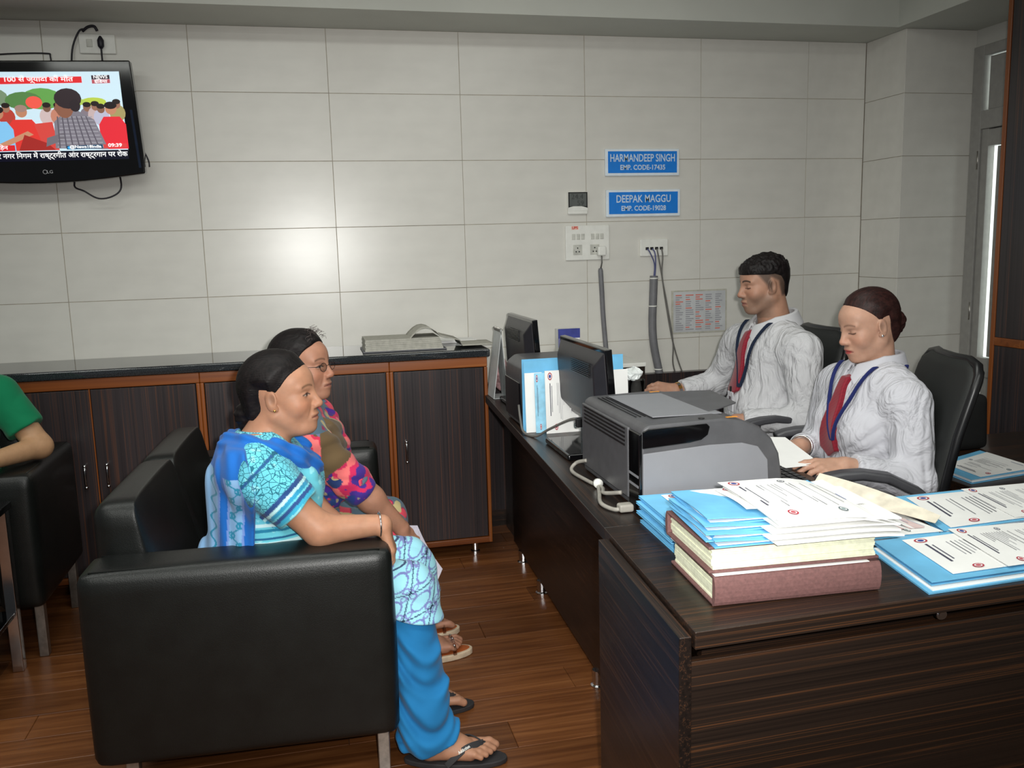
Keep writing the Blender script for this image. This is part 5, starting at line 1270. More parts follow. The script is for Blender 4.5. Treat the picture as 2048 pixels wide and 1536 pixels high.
# ------------------------------------------------------------------ woman in blue on the near seat
def woman_blue():
    t = thing('person', 'woman in turquoise print tunic and blue trousers, arm on sofa arm', 'person', (-0.15, 2.53, 0))
    H = dict(c=V(-0.087, 2.505, 1.022), R=headframe(math.radians(-17), math.radians(2)), s=0.93, full=0.001, nose=0.95, chin2=True, nasolabial=True)
    nb = V(-0.145, 2.515, 0.885)
    S1, E1, W1 = V(-0.168, 2.358, 0.848), V(-0.004, 2.330, 0.678), V(0.160, 2.337, 0.676)
    S2, E2, W2 = V(-0.125, 2.685, 0.845), V(-0.02, 2.735, 0.62), V(0.07, 2.64, 0.575)
    def torso(P, g=0.0):
        d = ell(P, (-0.160, 2.520, 0.765), (0.118+g, 0.158+g, 0.165+g))
        d = U(0.07, d, ell(P, (-0.145, 2.540, 0.60), (0.142+g, 0.172+g, 0.15+g)), ell(P, (-0.190, 2.560, 0.515), (0.16+g, 0.155+g, 0.085+g)),
              cap(P, (-0.150, 2.385, 0.852), (-0.130, 2.665, 0.846), 0.056+g), ell(P, (-0.062, 2.455, 0.755), (0.066+g, 0.068+g, 0.07+g)), ell(P, (-0.052, 2.60, 0.755), (0.066+g, 0.068+g, 0.07+g)))
        return smin(d, cap(P, nb, lerp(nb, S1, 0.55), 0.05+g*.5, 0.048+g), 0.05)
    hd = lambda P: U(0.02, head_sdf(P, H), neck_sdf(P, H, nb, 0.055, 0.066))
    armR = lambda P: smin(U(0.02, cap(P, S1, E1, 0.052, 0.044), cap(P, E1, W1, 0.042, 0.027)), hand_sdf(P, W1, (0.30, 0.02, -0.95), (0.95, -0.1, 0.28), (0.1, 1, 0.15), (0.35, 0.45, 0.3), 0.92), 0.015)
    armL = lambda P: smin(U(0.02, cap(P, S2, E2, 0.052, 0.042), cap(P, E2, W2, 0.042, 0.027)), hand_sdf(P, W2, (0.9, -0.35, -0.15), (0, 0, 1), (-0.2, -1, 0), (0.2, 0.3, 0.2), 0.92), 0.015)
    def legs(P):
        return U(0.03, cap(P, (-0.18, 2.46, 0.51), (0.225, 2.375, 0.450), 0.066, 0.044), cap(P, (-0.18, 2.65, 0.52), (0.245, 2.58, 0.450), 0.070, 0.046),
                 cap(P, (0.225, 2.375, 0.450), (0.245, 2.285, 0.10), 0.044, 0.034), cap(P, (0.245, 2.58, 0.450), (0.265, 2.535, 0.10), 0.044, 0.034))
    fR = lambda P: foot_sdf(P, (0.205, 2.283, 0.02), (0.442, 2.222, 0.02), 1, 1)
    fL = lambda P: foot_sdf(P, (0.175, 2.545, 0.02), (0.405, 2.535, 0.02), 1, -1)
    whole = lambda P: smin(U(0.03, torso(P, -0.012), neck_sdf(P, H, nb, 0.055, 0.066), armR(P), armL(P), legs(P)), np.minimum(fR(P), fL(P)), 0.02)
    body = build([(lambda P: U(0.02, hd(P), torso(P, -0.012)), (-0.25, 2.38, 0.875), (0.06, 2.63, 1.18), 0.0019),
                  (lambda P: smin(armR(P), torso(P, -0.012), 0.03), (0.11, 2.26, 0.56), (0.27, 2.40, 0.73), 0.0022),
                  (lambda P: smin(fR(P), legs(P), 0.02), (0.16, 2.15, 0.004), (0.47, 2.345, 0.16), 0.0024),
                  (lambda P: smin(fL(P), legs(P), 0.02), (0.14, 2.44, 0.004), (0.44, 2.63, 0.16), 0.003),
                  (whole, (-0.40, 2.20, 0.05), (0.42, 2.82, 0.90), 0.0065)])
    skin = (186, 136, 108)
    sdf_obj('body', body, M_skin, t, lambda v: face_color(v, H, skin, dict(brow=.65, browcol=(92, 68, 50), lips=(158, 96, 84), lipk=.55)))
    line = [(.076, .084), (.058, .062), (.040, .034), (.022, .014), (.013, -.004), (.000, .026), (-.024, .028), (-.034, -.010), (-.040, -.055), (-.052, -.085), (-.2, -.09), (-.2, .2), (.08, .2)]
    def bun(q): return smin(ell(q, (-0.112, 0.0, -0.052), (0.034, 0.036, 0.036)), cap(q, (-0.118, 0, -0.06), (-0.118, 0, -0.115), 0.026, 0.016), 0.02)+0.0015*np.sin(q[:, 2]*300)
    hv = nets(lambda P: hair_sdf(P, H, line, 0.016, bun), *bx((-0.125, 2.505, 1.03), (0.15, 0.115, 0.165)), 0.0026)
    sdf_obj('hair', hv, M_hairblack, t)
    # tunic
    ua = (E1-S1)/np.linalg.norm(E1-S1); hem = lerp(S1, E1, 0.66); ub = (E2-S2)/np.linalg.norm(E2-S2); hem2 = lerp(S2, E2, 0.66)
    def sleeve(P):
        a = smax(cap(P, S1, lerp(S1, E1, 0.9), 0.068, 0.067), plane(P, hem, ua), 0.006)
        b_ = smax(cap(P, S2, lerp(S2, E2, 0.9), 0.064, 0.061), plane(P, hem2, ub), 0.006)
        return np.minimum(a, b_)
    def tun(P):
        d = smin(torso(P, 0.004), sleeve(P), 0.035)
        sk = U(0.10, cap(P, (-0.16, 2.46, 0.515), (0.220, 2.375, 0.460), 0.092, 0.082), cap(P, (-0.16, 2.64, 0.515), (0.240, 2.585, 0.460), 0.092, 0.082))
        fl = U(0.04, cap(P, (0.215, 2.375, 0.46), (0.226, 2.348, 0.38), 0.084, 0.094), cap(P, (0.235, 2.585, 0.46), (0.245, 2.56, 0.38), 0.084, 0.094))
        sk = smin(sk, fl, 0.03)
        sk = smax(sk, -(P[:, 2]-(0.432-0.28*(P[:, 0]-0.16))), 0.008)
        d = smin(d, sk, 0.05)
        d = d-folds(P, (14, 14, 22), 2.0, 0.006)+0.002*np.sin(P[:, 2]*60+P[:, 0]*25)
        return smax(d, -(hd(P)-0.008), 0.01)
    tv_ = nets(tun, (-0.37, 2.22, 0.36), (0.36, 2.80, 0.935), 0.0030)
    def tcol(v):
        c = np.tile(np.array((108, 204, 222), np.float32), (len(v), 1)); x, y, z = v.T
        c = mixc(c, vnoise(v, 55, 3) > 0.72, (150, 226, 236))
        # bands near the sleeve hem
        s = (v-S1)@ua/np.linalg.norm(E1-S1); ons = (np.linalg.norm((v-S1)-np.outer((v-S1)@ua, ua), axis=1) < 0.085) & (y < 2.45) & (s > -0.1) & (s < 0.8) & (z > 0.68)
        for a, b_, col in ((.02, .06, (46, 92, 150)), (.40, .455, (44, 76, 134)), (.455, .49, (190, 236, 240)), (.49, .535, (50, 150, 190)), (.555, .60, (48, 80, 138)), (.60, .64, (60, 170, 206))):
            c = mixc(c, ons & (s > a) & (s < b_), col)
        low = (x > -0.2) & (z < 0.70) & (z > 0.56) & (x < 0.14)
        ph = (z*1000) % 52
        for a, b_, col in ((0, 8, (40, 128, 164)), (14, 24, (206, 240, 244)), (30, 36, (36, 96, 140))):
            c = mixc(c, low & (ph > a) & (ph < b_), col)
        # scrolled lattice over the lap
        lap = (x > 0.10) & (z < 0.58)
        c = mixc(c, lap, (158, 220, 236))
        sx = (x+0.35*(0.5-z))/0.075; sz = (z-0.25*x+0.7*np.maximum(0, y-2.30)*0)/0.062
        fx = np.abs(sx-np.round(sx)); fz = np.abs(sz-np.round(sz)); 
        c = mixc(c, lap & (np.abs(np.hypot(fx-0.5, fz-0.5)-0.33) < 0.032), (118, 128, 188))
        c = mixc(c, lap & (np.abs(np.hypot(fx-0.16, fz-0.16)-0.10) < 0.03), (128, 136, 194))
        c = mixc(c, lap & ((fx < 0.024) | (fz < 0.024)), (58, 76, 112))
        c = mixc(c, lap & (np.hypot(fx, fz) < 0.07), (34, 52, 78))
        return c
    def tpat(v):
        x, y, z = v.T; s = (v-S1)@ua/np.linalg.norm(E1-S1)
        up = (z > 0.70) & ((s < 0.40) | (y > 2.45)); return (up*0.95)
    sdf_obj('tunic', tv_, M_floral, t, tcol, tpat)
    # trousers
    def sal(P):
        q = (P[:, 0]-0.245)/0.08
        a = U(0.03, cap(P, (-0.10, 2.46, 0.51), (0.205, 2.372, 0.440), 0.078, 0.066), cap(P, (0.216, 2.360, 0.440), (0.250, 2.287, 0.085), 0.066, 0.082))
        b_ = U(0.03, cap(P, (-0.10, 2.65, 0.51), (0.225, 2.58, 0.440), 0.078, 0.066), cap(P, (0.236, 2.57, 0.440), (0.262, 2.535, 0.085), 0.066, 0.066))
        d = np.minimum(a, b_)
        near = np.clip((2.335-P[:, 1])/0.05, 0, 1)*np.clip((0.40-P[:, 2])/0.06, 0, 1)
        ph = P[:, 2]-0.075*q*q+0.035*q
        d = d+near*(0.009*np.sin(ph*52+2.5*vnoise(P, (9, 9, 9), 7))+0.004*np.sin(ph*110+3*vnoise(P, (14, 14, 14), 2)))-folds(P, (16, 16, 7), 9.0, 0.009)
        cut = -(P[:, 2]-(0.045+0.26*np.maximum(0, P[:, 0]-0.225)))
        return smax(d, cut, 0.006)
    sv = nets(sal, (-0.22, 2.18, 0.02), (0.36, 2.78, 0.60), 0.0045)
    sdf_obj('trousers', sv, M_cloth, t, lambda v: np.tile(np.array((34, 120, 178), np.float32), (len(v), 1))*(0.92+0.12*vnoise(v, 20))[:, None])
    # scarf: down the back and right side, rolled round the neck
    roll = [(-0.235, 2.56, 0.895), (-0.222, 2.46, 0.905), (-0.175, 2.395, 0.905), (-0.115, 2.385, 0.888), (-0.060, 2.425, 0.858), (-0.026, 2.485, 0.822), (-0.020, 2.56, 0.80), (-0.05, 2.64, 0.845), (-0.12, 2.66, 0.895)]
    def scarf(P):
        base = smin(torso(P, 0.004), sleeve(P), 0.035)
        edge = P[:, 0]-(-0.178+0.10*(P[:, 2]-0.64)-0.25*np.maximum(0, P[:, 2]-0.80))
        sh = smax(base-0.017-0.006*np.sin(P[:, 0]*150+4*P[:, 2])*0.6-folds(P, (18, 18, 5), 4.0, 0.008), edge, 0.012)
        sh = smax(sh, P[:, 2]-0.915, 0.01)
        r = chain(P, roll, [0.024, 0.028, 0.030, 0.030, 0.030, 0.032, 0.028, 0.026, 0.024], 0.02)
        ang = P[:, 0]*90+P[:, 1]*70+P[:, 2]*160
        r = r+0.0045*np.sin(ang)-folds(P, (22, 22, 22), 1.0, 0.004)
        return smin(sh, r, 0.02)
    dv = nets(scarf, (-0.38, 2.28, 0.44), (0.04, 2.76, 0.96), 0.0030)
    def dcol(v):
        x, y, z = v.T; edge = -(x-(-0.178+0.10*(z-0.64)-0.25*np.maximum(0, z-0.80)))
        c = np.tile(np.array((30, 104, 190), np.float32), (len(v), 1))
        low = z < 0.845
        pale = low & (((edge > 0.030) & (edge < 0.070)) | (edge > 0.096))
        c = mixc(c, pale, (136, 180, 224))
        wv_ = np.abs((edge-0.050)-0.011*np.sin(z*2*PI/0.055)) < 0.0032
        w2 = np.abs(np.hypot((edge-0.050)-0.011*np.sign(np.sin(z*2*PI/0.055)), ((z % 0.0275)-0.014))-0.008) < 0.0026
        w3 = np.abs((edge-0.112)-0.008*np.sin(z*2*PI/0.05)) < 0.003
        c = mixc(c, pale & (wv_ | w2 | w3), (44, 140, 176))
        c = mixc(c, low & ((np.abs(edge-0.030) < 0.003) | (np.abs(edge-0.070) < 0.003) | (np.abs(edge-0.096) < 0.003)), (120, 150, 214))
        return c
    sdf_obj('scarf', dv, M_cloth, t, dcol)
    ringobj('bangle', lerp(W1, E1, 0.04), W1-E1, 0.034, 0.0024, M_silver, t)
    e = H['c']+0.93*(H['R'].T@V(0.004, -0.083, -0.034)); mk('earring', MB().ball(e, 0.004, 8), M_gold, t, smooth=True)
    # flip-flops
    M_sole = plain('black_rubber_sandal', (46, 44, 46), 0.7, bmp=0.2, bscale=500)
    def flip(heel, toe, side, lab=None):
        h_, t_ = Vector(heel), Vector(toe); d = (t_-h_).normalized(); L = (t_-h_).length; lt_ = Vector((-d.y, d.x, 0))
        out = []
        for k in range(24):
            a = 2*PI*k/24; s = -math.cos(a); w = 0.036+0.010*s if s > -1 else 0.03
            out.append(h_+d*(L/2+(L/2+0.012)*s)+lt_*(0.044+0.006*s)*math.sin(a))
        f = mk('sandal', MB().prism([Vector((p.x, p.y, 0.0005)) for p in out], (0, 0, 0.015)), M_sole, t, bevel=0.003)
        th = h_+d*L*0.80+lt_*0.012*side
        for sd in (-1, 1):
            a = h_+d*L*0.42+lt_*0.045*sd; mid = h_+d*L*0.62+lt_*(0.034*sd+0.006*side)
            pts = wavy([(a.x, a.y, 0.014), (mid.x, mid.y, 0.055), (th.x, th.y, 0.050)])
            mk('strap', MB().ribbon(pts, 0.018, 0.004, (0, 0, 1) if 0 else (lt_*sd*0.7+Vector((0, 0, 0.7)))), M_sole, f, bevel=0.001)
            if lab and sd == -side:
                p0, p1 = pts[3], pts[9]; ex = Vector(p1)-Vector(p0); nn = (lt_*sd*0.7+Vector((0, 0, 0.7))).normalized(); ey = nn.cross(ex).normalized()
                text_obj('lettering', lab, 0.012, M_whiteplas, f, (Vector(pts[5])+Vector(pts[6]))/2+nn*0.0032-ey*0.004, ex, ey, 0.036, bold=0.0003)
        mk('toe_post', MB().tube([(th.x, th.y, 0.012), (th.x, th.y, 0.052)], 0.005, 8), M_sole, f, smooth=True)
    flip((0.195, 2.285, 0), (0.452, 2.219, 0), 1, 'Addiction'); flip((0.165, 2.545, 0), (0.418, 2.535, 0), -1)
    return t
woman_blue()
# ------------------------------------------------------------------ woman beside her, further along the sofa
def woman_scarf():
    t = thing('person', 'woman with glasses and a brown and pink scarf, further seat of the sofa', 'person', (-0.08, 2.93, 0))
    H = dict(c=V(-0.030, 2.885, 1.050), R=headframe(math.radians(-29), math.radians(2)), s=0.89, full=0.003, nose=0.9, nasolabial=True)
    nb = V(-0.070, 2.905, 0.905)
    S1, E1, W1 = V(-0.035, 2.745, 0.850), V(0.158, 2.765, 0.628), V(0.252, 2.792, 0.515)
    S2, E2, W2 = V(0.005, 3.075, 0.850), V(0.04, 3.11, 0.62), V(0.14, 3.00, 0.55)
    def torso(P, g=0.0):
        d = ell(P, (-0.075, 2.91, 0.77), (0.110+g, 0.155+g, 0.165+g))
        d = U(0.07, d, ell(P, (-0.090, 2.93, 0.60), (0.112+g, 0.160+g, 0.15+g)), ell(P, (-0.12, 2.95, 0.515), (0.15+g, 0.155+g, 0.085+g)),
              cap(P, (-0.05, 2.76, 0.855), (-0.01, 3.06, 0.85), 0.054+g), ell(P, (0.000, 2.84, 0.76), (0.058+g, 0.066+g, 0.07+g)), ell(P, (0.015, 2.98, 0.76), (0.058+g, 0.066+g, 0.07+g)))
        return smin(d, cap(P, nb, lerp(nb, S1, 0.5), 0.048+g*.5, 0.046+g), 0.05)
    hd = lambda P: smin(head_sdf(P, H), neck_sdf(P, H, nb, 0.050, 0.060), 0.02)
    armR = lambda P: smin(U(0.02, cap(P, S1, E1, 0.048, 0.044), cap(P, E1, W1, 0.042, 0.026)), hand_sdf(P, W1, (0.55, 0.12, -0.82), (0.75, -0.5, 0.45), (0.1, 1, 0.3), (0.5, 0.5, 0.3), 0.9), 0.015)
    armL = lambda P: smin(U(0.02, cap(P, S2, E2, 0.048, 0.042), cap(P, E2, W2, 0.040, 0.026)), hand_sdf(P, W2, (0.8, -0.4, -0.3), (0.3, 0, 0.9), (0, -1, 0), (0.5, 0.5, 0.3), 0.9), 0.015)
    legs = lambda P: U(0.03, cap(P, (-0.1, 2.86, 0.52), (0.215, 2.86, 0.47), 0.065, 0.046), cap(P, (-0.1, 3.04, 0.52), (0.225, 3.05, 0.47), 0.065, 0.046),
                       cap(P, (0.215, 2.86, 0.47), (0.275, 2.875, 0.10), 0.044, 0.034), cap(P, (0.225, 3.05, 0.47), (0.275, 3.05, 0.10), 0.044, 0.034))
    fR = lambda P: foot_sdf(P, (0.235, 2.878, 0.03), (0.465, 2.895, 0.03), 1, 1)
    fL = lambda P: foot_sdf(P, (0.235, 3.055, 0.03), (0.455, 3.08, 0.03), 1, -1)
    whole = lambda P: smin(U(0.03, torso(P, -0.012), neck_sdf(P, H, nb, 0.05, 0.06), armR(P), armL(P), legs(P)), np.minimum(fR(P), fL(P)), 0.02)
    body = build([(lambda P: smin(hd(P), torso(P, -0.012), 0.02), (-0.18, 2.77, 0.90), (0.11, 3.01, 1.19), 0.0021),
                  (lambda P: armR(P), (0.20, 2.71, 0.34), (0.40, 2.89, 0.55), 0.0026),
                  (lambda P: smin(fR(P), legs(P), 0.02), (0.20, 2.81, 0.01), (0.50, 2.96, 0.16), 0.0026),
                  (whole, (-0.32, 2.64, 0.01), (0.50, 3.20, 0.92), 0.007)])
    skin = (178, 128, 104)
    sdf_obj('body', body, M_skin, t, lambda v: face_color(v, H, skin, dict(brow=.7, browcol=(84, 62, 50), lips=(146, 88, 80), lipk=.5)))
    line = [(.072, .080), (.056, .060), (.042, .034), (.024, .012), (.014, -.006), (.000, .026), (-.024, .028), (-.034, -.010), (-.040, -.055), (-.052, -.085), (-.2, -.09), (-.2, .2), (.08, .2)]
    bun = lambda q: ell(q, (-0.115, 0, -0.03), (0.034, 0.036, 0.036))
    hv = nets(lambda P: hair_sdf(P, H, line, 0.016, bun, front=0.006), *bx((-0.055, 2.90, 1.06), (0.145, 0.125, 0.155)), 0.0028)
    hr = sdf_obj('hair', hv, M_hairblack, t)
    rr = random.Random(2); fz = MB(); Rt = Matrix([list(map(float, r)) for r in H['R']]).transposed(); c0 = Vector([float(a) for a in H['c']])
    for k in range(46):
        a = rr.uniform(-1.0, 1.0); el = rr.uniform(0.55, 1.25)
        p = Vector((0.02+0.062*math.cos(el)*math.cos(a)*1.15, 0.070*math.sin(a)*math.cos(el)*1.2, 0.045+0.094*math.sin(el)))*0.89
        q = p+Vector((rr.uniform(0.0, 0.014), rr.uniform(-.008, .008), rr.uniform(0.003, 0.010))); r_ = q+Vector((rr.uniform(0.0, .014), rr.uniform(-.008, .008), rr.uniform(-0.012, 0.006)))
        fz.tube(wavy([c0+Rt@p, c0+Rt@q, c0+Rt@r_], 3), 0.0005, 4)
    fo = mk('loose_strands', fz, plain('greying_hair', (72, 62, 60), 0.6), hr); fo['kind'] = 'stuff'
    # tunic and trousers
    ua = (E1-S1)/np.linalg.norm(E1-S1); hem = lerp(S1, E1, 0.76); ub = (E2-S2)/np.linalg.norm(E2-S2); hem2 = lerp(S2, E2, 0.8)
    def tun(P):
        sl = np.minimum(smax(cap(P, S1, E1, 0.057, 0.053), plane(P, hem, ua), 0.006), smax(cap(P, S2, E2, 0.062, 0.060), plane(P, hem2, ub), 0.006))
        sk = U(0.10, cap(P, (-0.1, 2.86, 0.525), (0.215, 2.86, 0.475), 0.088, 0.070), cap(P, (-0.1, 3.04, 0.525), (0.225, 3.05, 0.475), 0.088, 0.070))
        sk = smin(sk, U(0.04, cap(P, (0.21, 2.86, 0.47), (0.22, 2.86, 0.36), 0.070, 0.072), cap(P, (0.22, 3.05, 0.47), (0.23, 3.05, 0.36), 0.070, 0.072)), 0.03)
        sk = smax(sk, 0.33-P[:, 2], 0.01)
        d = smin(smin(torso(P, 0.004), sl, 0.035), sk, 0.05)-folds(P, (14, 14, 20), 6.0, 0.007)
        return smax(d, -(hd(P)-0.008), 0.01)
    def tcol(v):
        c = np.tile(np.array((88, 112, 128), np.float32), (len(v), 1)); n1 = vnoise(v, 26, 2); n2 = vnoise(v, 34, 8)
        c = mixc(c, n1 > 0.62, (226, 74, 96)); c = mixc(c, (n1 > 0.55) & (n1 < 0.62), (150, 40, 84)); c = mixc(c, n2 > 0.74, (196, 180, 130)); return c
    sdf_obj('tunic', nets(tun, (-0.28, 2.62, 0.30), (0.42, 3.20, 0.94), 0.0042), M_cloth, t, tcol)
    def sal(P):
        d = np.minimum(cap(P, (0.215, 2.86, 0.45), (0.27, 2.875, 0.10), 0.062, 0.055), cap(P, (0.225, 3.05, 0.45), (0.275, 3.05, 0.10), 0.062, 0.055))
        return smax(d-folds(P, (14, 14, 6), 5, 0.01), 0.075-P[:, 2], 0.006)
    sdf_obj('trousers', nets(sal, (0.10, 2.74, 0.05), (0.42, 3.16, 0.52), 0.006), M_cloth, t, (96, 92, 110))
    # scarf: broad across the chest and arm
    roll = [(-0.15, 2.92, 0.93), (-0.115, 2.83, 0.93), (-0.045, 2.815, 0.90), (0.015, 2.85, 0.855), (0.048, 2.90, 0.78), (0.055, 2.90, 0.69)]
    roll2 = [(-0.13, 2.98, 0.93), (-0.05, 3.01, 0.905), (0.035, 2.985, 0.855), (0.070, 2.95, 0.77), (0.075, 2.90, 0.68), (0.04, 2.80, 0.635), (-0.02, 2.74, 0.62)]
    def scarf(P):
        base = smin(torso(P, 0.006), cap(P, S1, lerp(S1, E1, 0.80), 0.052, 0.045), 0.02)
        reg = smax(P[:, 2]-0.87, 0.60-P[:, 2], 0.02); reg = smax(reg, -(P[:, 0]+0.05), 0.02)
        sh = smax(base-0.012-folds(P, (14, 14, 26), 3.0, 0.009)-0.003*np.sin(P[:, 2]*70-P[:, 0]*60+P[:, 1]*40), reg, 0.015)
        r = smin(chain(P, roll, [0.020, 0.026, 0.028, 0.030, 0.030, 0.028], 0.02), chain(P, roll2, [0.02, 0.026, 0.03, 0.032, 0.034, 0.03, 0.026], 0.02), 0.02)
        r = r+0.004*np.sin(P[:, 2]*120+P[:, 1]*110+P[:, 0]*60)
        d = smin(sh, r, 0.03); d = smax(d, -(cap(P, lerp(S1, E1, .84), E1, 0.046)-0.001), 0.01)
        return smax(d, -(hd(P)-0.006), 0.01)
    def scol(v):
        x, y, z = v.T; c = np.tile(np.array((104, 84, 58), np.float32), (len(v), 1))
        a = chain(v, roll2, [0.02]*7, 0.01); n1 = vnoise(v, 38, 4); n2 = vnoise(v, 60, 9); n3 = vnoise(v, 24, 14)
        far = (a < 0.036)
        c = mixc(c, far & (n1 > 0.42), (206, 44, 92)); c = mixc(c, far & (n1 > 0.66), (240, 120, 118)); c = mixc(c, far & (n1 < 0.40), (74, 46, 140)); c = mixc(c, far & (n3 < 0.30), (40, 66, 120))
        rim = (np.abs(a-0.040) < 0.006); c = mixc(c, rim & (n2 > 0.4), (172, 160, 128))
        near = (x < 0.012) & (y < 2.84) & (z > 0.74); c = mixc(c, near & (n1 > 0.45), (214, 52, 84)); c = mixc(c, near & (n1 > 0.66), (240, 120, 120)); c = mixc(c, near & (n3 < .3), (110, 120, 150))
        onarm = (cap(v, lerp(S1, E1, .55), E1, 0.05, 0.05) < 0.020) & ~near
        c = mixc(c, onarm & (n1 > 0.40), (206, 44, 92)); c = mixc(c, onarm & (n1 <= 0.40), (70, 46, 136)); c = mixc(c, onarm & (n1 > 0.68), (238, 116, 116)); c = mixc(c, onarm & (n3 < 0.28), (40, 60, 110))
        lowb = (z < 0.66); c = mixc(c, lowb & (n3 > 0.5), (38, 58, 128)); c = mixc(c, lowb & (n1 > 0.6), (206, 40, 84)); c = mixc(c, lowb & (n2 > 0.66), (164, 150, 116))
        return c
    sdf_obj('scarf', nets(scarf, (-0.24, 2.62, 0.54), (0.24, 3.12, 0.98), 0.0038), M_cloth, t, scol)
    # eyeglasses
    L2W = lambda x, y, z: c0+Rt@(Vector((x, y, z))*0.89)
    g = bpy.data.objects.new('eyeglasses', None); C.objects.link(g); g.parent = t
    M_rim = plain('dark_metal_rim', (70, 62, 60), 0.3, metal=0.8)
    for sd in (-1, 1):
        ring = [L2W(0.103-0.016*abs(math.cos(2*PI*k/24))*0.0-0.25*(0.019*math.cos(2*PI*k/24))*sd*sd*0.3, sd*(0.0335+0.021*math.cos(2*PI*k/24)), 0.000+0.0155*math.sin(2*PI*k/24)) for k in range(24)]
        mk('rim', MB().tube(ring, 0.0009, 6, True), M_rim, t, smooth=True)
        mk('lens', MB().prism(ring, Rt@Vector((0.0008, 0, 0))), M_lens, t)
        mk('temple_arm', MB().tube([L2W(0.098, sd*0.055, 0.004), L2W(0.05, sd*0.079, 0.006), L2W(-0.005, sd*0.084, 0.012), L2W(-0.02, sd*0.082, -0.004)], 0.0011, 6), M_rim, t, smooth=True)
    mk('nose_bridge', MB().tube(wavy([L2W(0.104, -0.0125, 0.003), L2W(0.108, 0, 0.006), L2W(0.104, 0.0125, 0.003)], 4), 0.0009, 6), M_rim, t, smooth=True)
    bpy.data.objects.remove(g)
    # sandal with clear straps
    M_foam = plain('cream_sandal_rim', (206, 186, 160), 0.6); M_tan = plain('tan_insole', (176, 92, 44), 0.5)
    for (h_, t_, sd) in (((0.225, 2.872, 0), (0.492, 2.902, 0), 1), ((0.225, 3.052, 0), (0.478, 3.085, 0), -1)):
        h_, t_ = Vector(h_), Vector(t_); d = (t_-h_).normalized(); L = (t_-h_).length; l_ = Vector((-d.y, d.x, 0))
        out = lambda k, g, e: [h_+d*(L/2+(L/2-g)*-math.cos(2*PI*i/k))+l_*(0.045-g)*(1-0.12*math.cos(2*PI*i/k))*math.sin(2*PI*i/k)+Vector((0, 0, e)) for i in range(k)]
        so_ = mk('sandal', MB().prism(out(26, 0, 0.0006), (0, 0, 0.022)), M_foam, t, bevel=0.004, seg=3)
        mk('insole', MB().prism(out(26, 0.010, 0.0226), (0, 0, 0.001)), M_tan, so_)
        for fr in (0.52, 0.72):
            cpt = h_+d*L*fr
            arc = [cpt+l_*0.046*math.cos(PI*k/10)+Vector((0, 0, 0.024+0.044*math.sin(PI*k/10))) for k in range(11)]
            mk('clear_strap', MB().tube(arc, 0.0065, 8), M_glass, so_, smooth=True)
            for k in (2, 4, 6, 8): mk('bead', MB().ball(arc[k]+Vector((0, 0, 0.004)), 0.0045, 6), M_silver, so_, smooth=True)
    return t
m, nt, b = nmat('spectacle_lens'); b.inputs['Transmission Weight'].default_value = 1.0; b.inputs['Roughness'].default_value = 0.02; b.inputs['IOR'].default_value = 1.05; b.inputs['Base Color'].default_value = (1, 1, 1, 1); M_lens = m
woman_scarf()
sheet('paper_sheet', 'white paper held in the lap of the woman with the scarf', [(0.245, 2.772, 0.53), (0.310, 2.83, 0.505), (0.388, 2.83, 0.345), (0.345, 2.762, 0.300)], 0.001, plain('lilac_white_paper', (214, 208, 222), 0.8), bend=lambda u, v: 0.008*math.sin(PI*v))

